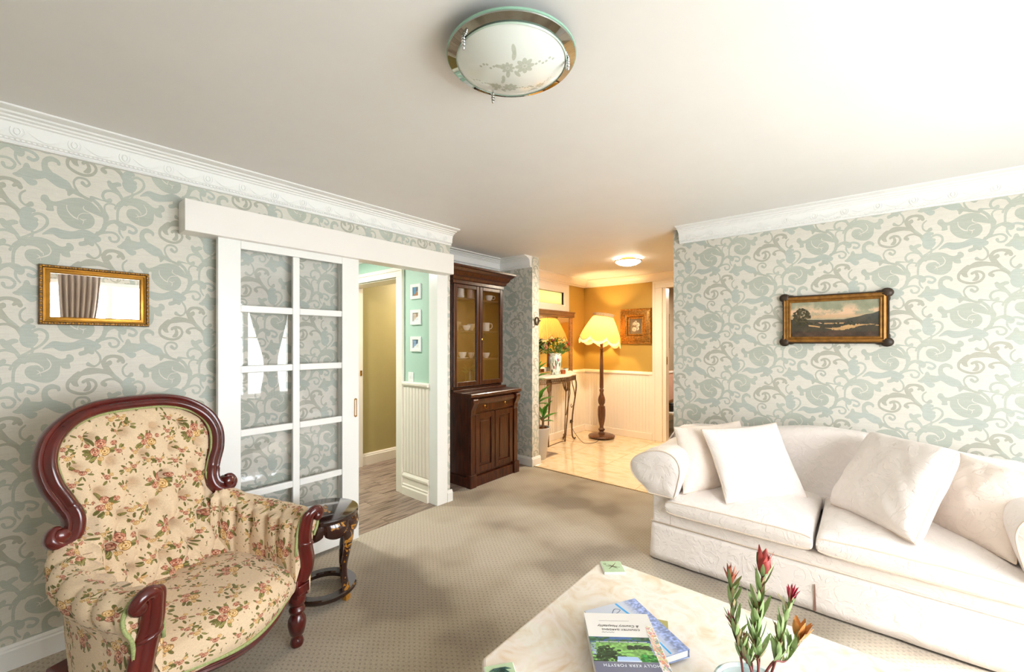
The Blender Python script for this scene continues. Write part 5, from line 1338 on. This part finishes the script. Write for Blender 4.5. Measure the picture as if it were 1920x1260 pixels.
for i, (tip, kind, hs, lb, colr) in enumerate(STM):
    b0 = Vector((1.262 + .010 * (i % 3), .245 - .012 * (i % 4), .438)); tip = Vector(tip)
    hs *= 1.22; st = thing('protea_stem', lb, 'flower stem', b0, 0, 'protea stems in the bowl vase'); rel = tip - b0
    rim = Vector((rel.x * .42 + .01, rel.y * .42 - .005, .10))
    P_ = cr([(0, 0, 0), tuple(rim), tuple(rel * .7 + Vector((.004 * math.sin(i * 2), .004 * math.cos(i), 0))), tuple(rel)], 8)
    MB().tube(P_, [.0032] * 12 + [.0026] * (len(P_) - 12), 7).build('stem', M_STEM, st, smooth=180)
    nl = max(12, int(rel.length * 105)); rs = random.Random(i)
    for k in range(nl):
        t = .36 + .62 * k / nl; j = t * (len(P_) - 1); j0 = int(j); p = Vector(P_[j0]) * (1 - (j - j0)) + Vector(P_[min(j0 + 1, len(P_) - 1)]) * (j - j0)
        a = k * 2.4 + i; e = rs.uniform(.75, 1.25); d = Vector((math.cos(a) * math.cos(e), math.sin(a) * math.cos(e), math.sin(e)))
        me = LMESH[0 if rs.random() < .72 else 1]; lo = bpy.data.objects.new('leaf', me); COL.objects.link(lo); lo.parent = st; lo.location = p; lo.rotation_euler = orient(d, rs.uniform(-.6, .6))
        s_ = rs.uniform(.65, 1.05) * (1.35 if i in (1, 4) else 1.05); lo.scale = (s_, s_, s_)
    hm = MB(); c = rel; hd_ = (Vector(P_[-1]) - Vector(P_[-4])).normalized()
    if kind == 'bud':
        M = hd_.to_track_quat('Z', 'Y').to_matrix().to_4x4()
        hm.lathe([(.001, -.002), (hs * .22, hs * .12), (hs * .30, hs * .4), (hs * .24, hs * .75), (hs * .10, hs * 1.02), (.0005, hs * 1.2)], 14, tuple(c), M)
        for k in range(7):
            a = k * .9; petal(hm, c, hd_ + Vector((math.cos(a) * .42, math.sin(a) * .42, .1)), hs * (.85 + .25 * (k % 2)), hs * .14, .3)
    elif kind == 'spiky':
        for k in range(13):
            a = k * 2.4; sp = .15 + .045 * k; petal(hm, c, hd_ + Vector((math.cos(a) * sp, math.sin(a) * sp, 0)), hs * (1.05 - .02 * k), hs * .10, .15)
    else:
        for k in range(8):
            a = k * .8; sp = .5 + .25 * (k % 2); petal(hm, c, hd_ * .6 + Vector((math.cos(a) * sp, math.sin(a) * sp, .55)), hs * 1.0, hs * .24, .5)
    hm.build('flower_head', plain('petals_%d' % i, colr, .5, var=.25, scale=40), st, smooth=70)
# ---------------------------------------------------------------- gilt mirror on the left wall
M_GOLD = plain('gold_leaf', 'b98434', .32, .75, var=.15, scale=30); M_ANTQ = plain('antique_gilt', '6f4f2a', .4, .55, var=.45, scale=90, bmp=.6, bscale=120)
M_MIRR, nt_, b_ = nmat('mirror_silver'); b_.inputs['Metallic'].default_value = 1; b_.inputs['Roughness'].default_value = .01; b_.inputs['Base Color'].default_value = (.88, .88, .87, 1)
gm = thing('wall_mirror', 'small gilt framed mirror hanging on the wallpaper above the armchair', 'mirror', (.268, 2.85, 1.637))
MB().frame(.308, .200, [(0, .004), (0, .012), (.004, .016), (.014, .013), (.016, .019), (.022, .021), (.024, 0), (0, 0)]).build('inner_frame', M_GOLD, gm, smooth=25)
MB().frame(.352, .244, [(0, .0), (0, .022), (.004, .026), (.010, .026), (.014, .018), (.014, 0)]).build('outer_frame', M_ANTQ, gm, smooth=25)
q = MB()
for sx in (-1, 1):
    for k in range(20): q.ball((-.176 + k * .352 / 19, -.027, sx * .129), .0055, 6, 4, (1.1, .6, .8))
    for k in range(13): q.ball((sx * .183, -.027, -.122 + k * .244 / 12), .0055, 6, 4, (.8, .6, 1.1))
q.build('beading', M_GOLD, gm, smooth=60)
MB().box(-.155, -.006, -.101, .155, -.002, .101).build('mirror_glass', M_MIRR, gm, smooth=0)
# ---------------------------------------------------------------- landscape painting on the right wall
pt = thing('framed_painting', 'antique framed landscape painting with river and tree above the sofa', 'painting', (3.77, .173, 1.588), R(-90))
MB().frame(.50, .252, [(0, .012), (.0, .020), (.006, .026), (.014, .022), (.022, .034), (.034, .030), (.040, .036), (.044, .012), (.044, 0), (0, 0)]).build('gilt_frame', plain('old_gilt', '96692f', .42, .5, var=.3, scale=30, bmp=.3, bscale=60), pt, smooth=25)
M_DKF = plain('dark_bronze_frame', '352619', .45, .2, var=.3, scale=20)
MB().frame(.578, .330, [(0, 0), (0, .030), (.006, .034), (.012, .022), (.012, 0)]).build('outer_edge', M_DKF, pt, smooth=25)
for sx in (-1, 1):
    for sz in (-1, 1):
        q = MB(); q.ball((sx * .288, -.018, sz * .165), .034, 16, 8, (1.05, .6, .95)); q.ball((sx * .250, -.016, sz * .172), .020, 12, 6, (1.3, .6, .6)); q.ball((sx * .294, -.016, sz * .128), .020, 12, 6, (.6, .6, 1.3)); q.build('corner_boss', M_DKF, pt, smooth=60)
MB().add([(-.25, -.014, -.126), (.25, -.014, -.126), (.25, -.014, .126), (-.25, -.014, .126)], [(0, 1, 2, 3)], [(0, 0), (1, 0), (1, 1), (0, 1)]).build('canvas', imat('oil_landscape', to_image('oil_landscape_picture', make_landscape()), rough=.35, ext='EXTEND'), pt, smooth=0)
# ---------------------------------------------------------------- big glass ceiling light (unlit)
cl = thing('ceiling_light', 'large unlit round glass ceiling light with mirrored rim and etched roses', 'ceiling light', (1.07, .90, HC))
MB().lathe([(0, 0), (.10, 0), (.10, -.045), (0, -.045)], 28).build('base', M_WHITE, cl, smooth=30)
MB().lathe([(.10, -.040), (.207, -.046), (.211, -.049), (.210, -.052), (.172, -.060), (.165, -.056), (.10, -.050)], 72, cap=False).build('mirrored_rim', plain('bevelled_mirror', 'a9aca8', .03, 1, var=.01), cl, smooth=20)
MB().lathe([(.209, -.040), (.2135, -.042), (.2135, -.048), (.209, -.049)], 72, cap=False).build('glass_edge', plain('green_glass_edge', '8fb8a2', .15), cl, smooth=40)
dv = []; n_ = 20
def dome(u, v):
    a = u * 2 * math.pi; r = .180 * v; return (r * math.cos(a), r * math.sin(a), -.062 - .048 * (1 - v ** 2.2))
m = MB(); V, F, UV = [], [], []
m.grid(dome, 72, 20, lambda u, v: (.5 + .5 * v * math.cos(u * 2 * math.pi + R(50)), .5 - .5 * v * math.sin(u * 2 * math.pi + R(50))))
fr_ = imat('etched_glass', to_image('etched_rose_print', make_frosted()), rough=.22, ext='EXTEND', coat=.5)
m.build('glass_dish', fr_, cl, smooth=180)
MB().lathe([(.165, -.060), (.180, -.058), (.1825, -.062), (.180, -.066)], 72, cap=False).build('dish_edge', plain('pale_green_glass', 'b9cdbd', .15), cl, smooth=40)
for a in (168, -55, 62):
    a = R(a); m = MB()
    for k in range(4): m.ball((.186 * math.cos(a), .186 * math.sin(a), -.052 - k * .009), .0075, 10, 6)
    m.ball((.186 * math.cos(a), .186 * math.sin(a), -.088), .006, 10, 6, (1, 1, 1.5)); m.build('clip', M_STEEL, cl, smooth=60)
# ---------------------------------------------------------------- hall: three small frames, switch
for i, (z, lb, cols) in enumerate(((1.885, 'top one of three small white frames on the mint wall, blue bay picture', ('3f7fa8', 'a86a34', '5a5148')), (1.650, 'middle one of three small white frames on the mint wall, sunny lane picture', ('c8b5a6', 'd9dde2', 'a88a76')), (1.405, 'lowest of three small white frames on the mint wall, white building picture', ('8fa6c2', 'e6e6e2', '5c6a80')))):
    t = thing('photo_frame', lb, 'picture', (2.385, 3.145, z), R(-90), 'small frames on the mint wall'); pz = plain
    MB().frame(.085, .078, [(0, .004), (0, .014), (.003, .016), (.028, .016), (.030, .012), (.030, 0), (0, 0)]).build('frame', M_WHITE, t, smooth=20)
    MB().box(-.044, -.006, -.040, .044, -.003, .040).build('print', plain('print_a%d' % i, cols[0], .4, var=.2, scale=40), t, smooth=0)
    MB().prism([(-.042, -.040), (.042, -.040), (.042, .01), (.01, -.005), (-.02, -.025)], -.0075, -.006, 'y').build('print_foreground', plain('print_b%d' % i, cols[1], .4, var=.25, scale=60), t, smooth=0)
    MB().prism([(.0, .0), (.042, .012), (.042, .040), (.012, .040)], -.0075, -.006, 'y').build('print_rocks', plain('print_c%d' % i, cols[2], .4, var=.3, scale=60), t, smooth=0)
sw = thing('light_switch', 'white light switch plate just above the dado rail on the mint wall', 'switch', (2.385, 3.22, 1.10), R(-90))
MB().box(-.036, -.010, -.045, .036, 0, .045).build('plate', M_WHITE, sw, smooth=0, bev=.004); MB().box(-.020, -.014, -.012, -.004, -.008, .014).box(.004, -.014, -.012, .020, -.008, .014).build('rocker', M_PLAST, sw, smooth=0, bev=.001)
# ---------------------------------------------------------------- stub wall: iron ring hook
M_IRON = plain('wrought_iron', '4a3a2c', .5, .6, var=.2, scale=40)
rg = thing('iron_ring', 'small dark iron ring bracket on the papered end of the stub wall', 'hook', (3.945, 2.92, 1.665))
MB().tube([(-.055 + .034 * math.cos(t), -.03, .042 * math.sin(t)) for t in [k * math.pi / 10 for k in range(20)]], .010, 8, closed=True).build('ring', M_IRON, rg, smooth=80)
MB().tube([(-.015, -.03, 0), (.015, -.02, .008), (.02, 0, .005)], [.010, .012, .012], 8).build('bracket', M_IRON, rg, smooth=60)
# ---------------------------------------------------------------- foyer: console table
M_WI = plain('antiqued_iron', '6e5238', .45, .6, var=.35, scale=40, bmp=.3, bscale=80)
co = thing('console_table', 'wrought iron console table with stone top against the ochre foyer wall', 'console table', (4.78, 3.46, 0))
tp = [(-.56, 0)] + [(float(x), float(y)) for x, y in cr([(-.56, -.22), (-.40, -.25), (-.2, -.33), (0, -.35), (.2, -.33), (.40, -.25), (.56, -.22)], 5)] + [(.56, 0)]
MB().prism(tp, .945, .97).build('table_top', M_STONE, co, smooth=0, bev=.006)
ap_ = [(x * .98, y * .97 + .0) for x, y in tp[1:-1]]
m = MB()
for z in (.935, .875): m.tube([(x, y, z) for x, y in ap_], .006, 6)
for k in range(0, len(ap_) - 1):
    x, y = ap_[k]; x2, y2 = ap_[k + 1]
    for f in (0, .5): m.tube([(x + (x2 - x) * f, y + (y2 - y) * f, .878), (x + (x2 - x) * (f + .25), y + (y2 - y) * (f + .25), .93), (x + (x2 - x) * (f + .5), y + (y2 - y) * (f + .5), .878)], .0035, 5)
m.build('apron', M_WI, co, smooth=60)
def cleg(x, y, ox, oy, par):
    L = cr([(x, y, .93), (x + ox * .05, y + oy * .05, .90), (x + ox * .085, y + oy * .085, .80), (x + ox * .06, y + oy * .06, .64), (x + ox * .01, y + oy * .01, .44), (x - ox * .02, y - oy * .02, .22), (x - ox * .01, y - oy * .01, .06), (x + ox * .03, y + oy * .03, .012), (x + ox * .06, y + oy * .06, .02)], 6)
    MB().tube(L, .0105, 8).tube(cr([(x, y, .90), (x - ox * .02, y, .84), (x + ox * .03, y + oy * .03, .72), (x + ox * .05, y + oy * .05, .63)], 5), .007, 6).tube(cr([(x, y, .50), (x - ox * .03, y, .47), (x - ox * .05, y, .50), (x - ox * .035, y, .525)], 4), .005, 6).build('leg', M_WI, co, smooth=80)
cleg(.50, -.19, 1, -.1, co); cleg(-.50, -.19, -1, -.1, co); 
for s in (-1, 1):
    MB().tube([(s * .22, -.28, .93), (s * .24, -.29, .80), (s * .23, -.27, .4), (s * .20, -.25, .03)], .008, 6).tube([(s * .22 + .05, -.28, .90), (s * .24 + .035, -.285, .7), (s * .21, -.26, .4)], .006, 6).build('leg', M_WI, co, smooth=80)
    MB().prism([(-.045, 0), (.045, 0), (.04, -.09), (.03, -.15), (0, -.20), (-.03, -.15), (-.04, -.09)], -.008, .008, 'y').build('bracket_plate', plain('filigree', '7a5b3c', .5, .4, var=.5, scale=120, bmp=1, bscale=150), co, smooth=0, bev=.003, loc=(s * .24, -.285, .935))
    q = MB()
    for k in range(7):
        a = -.5 + k / 6; q.tube(cr([(s * .46 + a * .02, -.10, .70), (s * .46 + a * .16, -.10 - abs(a) * .03, .76), (s * .46 + a * .22, -.10, .86), (s * .46 + a * .30, -.10, .92)], 4), .0055, 6)
    q.tube([(s * .46, -.10, .72), (s * .455, -.09, .4), (s * .45, -.08, .02)], .007, 6); q.build('basket_support', M_WI, co, smooth=80)
q = MB()
for s in (-1, 1):
    q.tube(cr([(s * .46, -.08, .06), (s * .36, -.12, .09), (s * .28, -.18, .05), (s * .20, -.25, .04)], 5), .006, 6)
    for k in range(5):
        x = s * (.22 + .05 * k); q.tube([(x + .022 * math.cos(t), -.10 - .12 * (1 - k / 5) + .01, .07 + .026 * math.sin(t)) for t in [j * math.pi / 6 for j in range(10)]], .004, 5)
q.tube(cr([(-.2, -.25, .04), (0, -.30, .07), (.2, -.25, .04)], 6), .006, 6); q.build('stretcher', M_WI, co, smooth=80)
# vase with mixed flowers
IM_VS = imat('vase_print', to_image('vase_print_picture', make_vase_print()), rough=.15, coat=.4)
vv = thing('flower_vase', 'white oriental vase with green and pink sprig pattern on the console', 'vase', (4.87, 3.30, .97))
MB().lathe([(0, 0), (.058, 0), (.062, .01), (.072, .08), (.084, .18), (.086, .25), (.078, .275), (.082, .29), (.086, .300), (.080, .300), (.074, .28), (.078, .24), (.06, .03), (0, .01)], 28, (0, 0, 0)).build('body', IM_VS, vv, smooth=50)
bq = thing('flower_bouquet', 'mixed bouquet of yellow, pink and red lilies filling the oriental vase', 'bouquet', (4.87, 3.30, 1.26))
rs = random.Random(21); lm = MB()
for k in range(260):
    a = rs.uniform(0, 6.28); r = rs.uniform(.02, .26); z = rs.uniform(-.02, .21) * (1.1 - r * 2); d = Vector((math.cos(a), math.sin(a) * .75, rs.uniform(.1, 1.2))).normalized()
    p = Vector((math.cos(a) * r * .8, math.sin(a) * r * .55, z)); w = d.cross(Vector((rs.random(), rs.random(), rs.random()))).normalized() * rs.uniform(.007, .014); L = rs.uniform(.04, .09)
    lm.add([p, p + d * L * .5 + w, p + d * L, p + d * L * .5 - w], [(0, 1, 2, 3)])
lm.build('foliage', plain('bouquet_green', '4f7a2e', .5, var=.35, scale=30), bq, smooth=0)
FC = [('yellow', 'e3b81e', 8), ('pale pink', 'e2a48a', 4), ('crimson', 'c4203c', 3), ('orange', 'd8683a', 2), ('cream', 'e6dcb8', 3), ('maroon', '6d1c2c', 2)]
PMT = {c: plain('petal_' + c.replace(' ', '_'), h, .5, var=.15, scale=30) for c, h, n in FC}
for c, h, n in FC:
    for k in range(n):
        a = rs.uniform(2.6, 6.8) if c != 'crimson' else rs.uniform(5.2, 6.4); e = rs.uniform(.2, 1.3); rr = .20 if c != 'crimson' else .235
        d = Vector((math.cos(a) * math.cos(e), math.sin(a) * math.cos(e) * .8, math.sin(e))); p = d * rr; p.z = p.z * .85 + .02; fm_ = MB()
        for j in range(6):
            b = j * 1.047; u_ = d.orthogonal().normalized(); v_ = d.cross(u_); pd = (u_ * math.cos(b) + v_ * math.sin(b)) * .9 + d * .6; petal(fm_, (0, 0, 0), pd, .045, .015, 0, 3)
        fm_.build('blossom', PMT[c], bq, smooth=0, loc=tuple(p))
tcn = thing('candle_holder', 'small copper glass tealight holder beside the oriental vase', 'candle holder', (5.07, 3.30, .97)); MB().lathe([(0, 0), (.032, 0), (.038, .02), (.037, .055), (.032, .055), (.03, .01), (0, .008)], 18).build('cup', plain('copper_glass', 'a8603a', .2, .5, var=.2), tcn, smooth=50); MB().lathe([(0, .008), (.024, .008), (.024, .03), (0, .031)], 14).build('candle', M_CHINA, tcn, smooth=40)
tg = thing('ornament_box', 'square green and white patterned trinket box at the right end of the console', 'box', (5.18, 3.33, .97), R(10)); MB().box(-.045, -.02, 0, .045, .02, .075).build('body', china_mat('green_sprig', '5d8f62'), tg, smooth=0, bev=.005); MB().box(-.047, -.022, .070, .047, .022, .078).build('lid', M_PRN, tg, smooth=0, bev=.002)
# console mirror
fmr = thing('wall_mirror', 'large mirror in carved brown frame hanging above the console table', 'mirror', (5.04, 3.50, 1.40))
MB().frame(.98, .80, [(0, .010), (0, .020), (.012, .030), (.02, .026), (.05, .040), (.062, .036), (.068, 0), (0, 0)]).build('frame', plain('carved_brown_gilt', '8a6236', .45, .35, var=.35, scale=50, bmp=1, bscale=60), fmr, smooth=25)
q = MB().box(-.57, -.06, .40, .57, 0, .48).box(-.58, -.07, .465, .58, 0, .485)
for k in range(36): q.box(-.565 + k * .0315, -.068, .415, -.545 + k * .0315, -.058, .43)
q.build('crest_rail', plain('carved_crest', '7a5a3c', .45, .2, var=.2), fmr, smooth=0, bev=.004)
MB().box(-.49, -.012, -.40, .49, -.006, .40).build('mirror_glass', M_MIRR, fmr, smooth=0)
# potted plant
pp = thing('potted_plant', 'green cane plant in a tall pale grey pot beside the stub wall', 'plant', (4.155, 3.06, 0))
MB().lathe([(0, 0), (.085, 0), (.09, .008), (.135, .36), (.142, .372), (.142, .385), (.130, .385), (.126, .35), (0, .345)], 32).build('pot', plain('pale_grey_pot', 'c9c6c4', .5, var=.02), pp, smooth=40)
MB().grid(lambda u, v: (.124 * v * math.cos(u * 6.2832), .124 * v * math.sin(u * 6.2832), .352 + .012 * math.sin(u * 40) * v + .01 * math.sin(v * 20 + u * 13)), 40, 8).build('coir_mulch', plain('orange_bark', 'a8602c', .9, var=.45, scale=90, bmp=1, bscale=120), pp, smooth=0)
M_CANE = plain('plant_cane', '8a6a48', .7, var=.2, scale=40, bmp=.4); M_PL = plain('plant_leaf', '4f8f2c', .4, var=.3, scale=8)
_p = leafmesh('leaf', M_PL, .22, .034, -.25); PLM = _p.data; bpy.data.objects.remove(_p)
for cx_, cy_, h_, n_l in ((-.02, -.01, .72, 15), (.045, -.03, .50, 13), (-.045, .02, 1.02, 16)):
    MB().tube([(cx_, cy_, .34), (cx_ + .004, cy_, .34 + (h_ - .3) * .5), (cx_ - .002, cy_, h_)], [.017, .015, .013], 10).build('cane', M_CANE, pp, smooth=80)
    for k in range(n_l):
        a = k * 2.4; e = .15 + 1.15 * k / n_l; d = Vector((math.cos(a) * math.cos(e), math.sin(a) * math.cos(e), math.sin(e))); d.x = abs(d.x) if d.x < -.3 else d.x
        lo = bpy.data.objects.new('leaf', PLM); COL.objects.link(lo); lo.parent = pp; lo.location = (cx_, cy_, h_ - .06 + .08 * k / n_l); lo.rotation_euler = orient(d, 0); s_ = .75 + .25 * math.sin(k * 1.7); lo.scale = (s_, s_, s_)
# floor lamp
fp = thing('floor_lamp', 'turned wooden floor lamp with pleated cream shade glowing in the foyer corner', 'floor lamp', (5.66, 3.005, 0))
MB().lathe([(0, .01), (.165, .01), (.19, .016), (.195, .03), (.188, .042), (.165, .050), (.150, .056), (.06, .062), (0, .062)], 40).build('base', M_LAMPW, fp, smooth=40)
MB().lathe([(.0, .055), (.052, .055), (.05, .075), (.035, .085), (.030, .10), (.048, .115), (.050, .13), (.030, .145), (.028, .17), (.045, .24), (.056, .33), (.057, .42), (.052, .46), (.050, .47), (.034, .478), (.034, .49), (.050, .52), (.054, .56), (.048, .60), (.032, .64), (.026, .67), (.032, .70), (.034, .715), (.022, .73), (.030, .75), (.030, .78), (.028, 1.0), (.022, 1.25), (.0155, 1.30), (.024, 1.315), (.024, 1.33), (.018, 1.34), (.022, 1.38), (.028, 1.42), (.022, 1.45), (.012, 1.46), (0, 1.46)], 22).build('pole', M_LAMPW, fp, smooth=50)
M_SH = translucent('silk_shade', 'd9b06c', .5); M_TRIMS = plain('shade_trim', 'c9b596', .8, var=.15, scale=60)
tilt = Matrix.Rotation(R(9), 4, Vector((.60, .80, 0)))
def shade(u, v):
    a = u * 2 * math.pi; sc8 = abs(math.sin(a * 4)); r = .14 + (.305 - .14) * (v ** .9) ; r *= 1 + .018 * math.sin(u * 2 * math.pi * 60) * (1 - .3 * v)
    z = 1.80 - .33 * v - (.035 * (sc8 ** .7) if v > .99 else 0) * 1
    z -= .035 * sc8 ** .7 * max(0, (v - .8) / .2)
    p = Vector((r * math.cos(a), r * math.sin(a), z - 1.62)); p = tilt @ p; return (p.x, p.y, p.z + 1.63)
so = MB().grid(shade, 480, 12).build('shade', M_SH, fp, smooth=180)
MB().tube([tuple(Vector(shade(k / 96, 1)) + Vector((0, 0, .002))) for k in range(96)], .006, 5, closed=True).build('scallop_braid', M_TRIMS, so, smooth=80)
def fringe(u, v): p = Vector(shade(u, 1)); return (p.x * (1 - .01 * v), p.y * (1 - .01 * v), p.z - .042 * v + .004 * math.sin(u * 700))
MB().grid(fringe, 300, 2).build('fringe', translucent('cream_fringe', 'f4e6bf', .6), so, smooth=180)
def frill(u, v):
    p = Vector(shade(u, 0)); c = tilt @ Vector((0, 0, .18)); k = 1 + .22 * abs(v - .35) + .03 * math.sin(u * 2 * math.pi * 36); return (p.x * k + 0, p.y * k, p.z + .055 * v - .02)
MB().grid(frill, 240, 4).build('top_frill', M_TRIMS, so, smooth=180)
point('bulb', (0, 0, 1.60), 28, (1, .72, .34), .05, fp)
MB().ball((0, 0, 1.57), .035, 14, 10).build('bulb_glass', emis('lit_bulb', (1, .7, .3), 12), fp, smooth=180)
MB().tube(cr([(-.18, -.05, .025), (-.35, -.10, .010), (-.50, -.02, .010), (-.42, .10, .012), (-.30, .25, .05), (-.22, .37, .12), (-.12, .455, .20)], 8), .0035, 6).build('cord', M_IRON, fp, smooth=80)
MB().lathe([(0, 0), (.026, 0), (.024, .02), (.012, .035), (0, .036)], 14, (-.12, .462, .205), Matrix.Rotation(R(90), 4, 'X')).build('plug', M_IRON, fp, smooth=50)
# gilt framed picture on the far foyer wall
gp_ = thing('framed_picture', 'small pale blossom print in a wide carved gilt frame beside the lamp', 'picture', (6.0, 2.615, 1.66), R(-90))
MB().frame(.185, .225, [(0, .010), (0, .024), (.012, .030), (.028, .022), (.034, .034), (.06, .050), (.10, .046), (.13, .034), (.145, .040), (.150, .030), (.150, 0), (0, 0)]).build('gilt_frame', plain('deep_gilt', '94692c', .42, .6, var=.5, scale=45, bmp=1.2, bscale=45), gp_, smooth=25)
MB().add([(-.093, -.012, -.113), (.093, -.012, -.113), (.093, -.012, .113), (-.093, -.012, .113)], [(0, 1, 2, 3)], [(0, 0), (1, 0), (1, 1), (0, 1)]).build('print', imat('blossom_print', to_image('blossom_picture', make_still()), rough=.3, ext='EXTEND'), gp_, smooth=0)
# ---------------------------------------------------------------- glimpse of the far room
tr = thing('towel_rail', 'white wooden towel stand seen through the far doorway', 'towel rail', (6.75, 2.38, 0))
MB().box(-.25, -.02, 0, -.22, .02, .96).box(.22, -.02, 0, .25, .02, .96).box(-.219, -.012, .93, .219, .012, .955).box(-.219, -.12, .30, .219, .12, .33).build('frame', M_WHITE, tr, smooth=0, bev=.004)
tw_ = MB().grid(lambda u, v: (-.12 + .26 * u, -.024 * math.cos(v * math.pi), .968 - .50 * abs(2 * v - 1) + .004 * math.sin(u * 20)), 16, 20).build('towel', plain('pink_towel', 'c9a08c', .95, var=.1), smooth=180, loc=(6.75, 2.38, 0)); s_ = tw_.modifiers.new('thickness', 'SOLIDIFY'); s_.thickness = .006; tag(tw_, 'pinkish towel draped over the white stand in the far room', 'towel')
bk_ = MB().box(-.09, -.08, 0, .09, .08, .10).box(-.06, -.06, .1005, .06, .06, .12).build('storage_basket', plain('black_wicker', '1d1a18', .7), smooth=0, bev=.012, loc=(6.75, 2.38, .331)); tag(bk_, 'black basket on the lower shelf of the towel stand in the far room', 'basket')
pf = thing('framed_picture', 'tall dark narrow picture strip on the far room wall', 'picture', (7.56, 2.7, 1.62)); MB().frame(.10, .62, [(0, .004), (0, .02), (.02, .02), (.02, 0), (0, 0)]).build('frame', M_GREY, pf, smooth=20)
for k in range(5): MB().box(-.045, -.008, -.295 + k * .12, .045, -.004, -.19 + k * .12).build('print', M_IRON, pf, smooth=0)
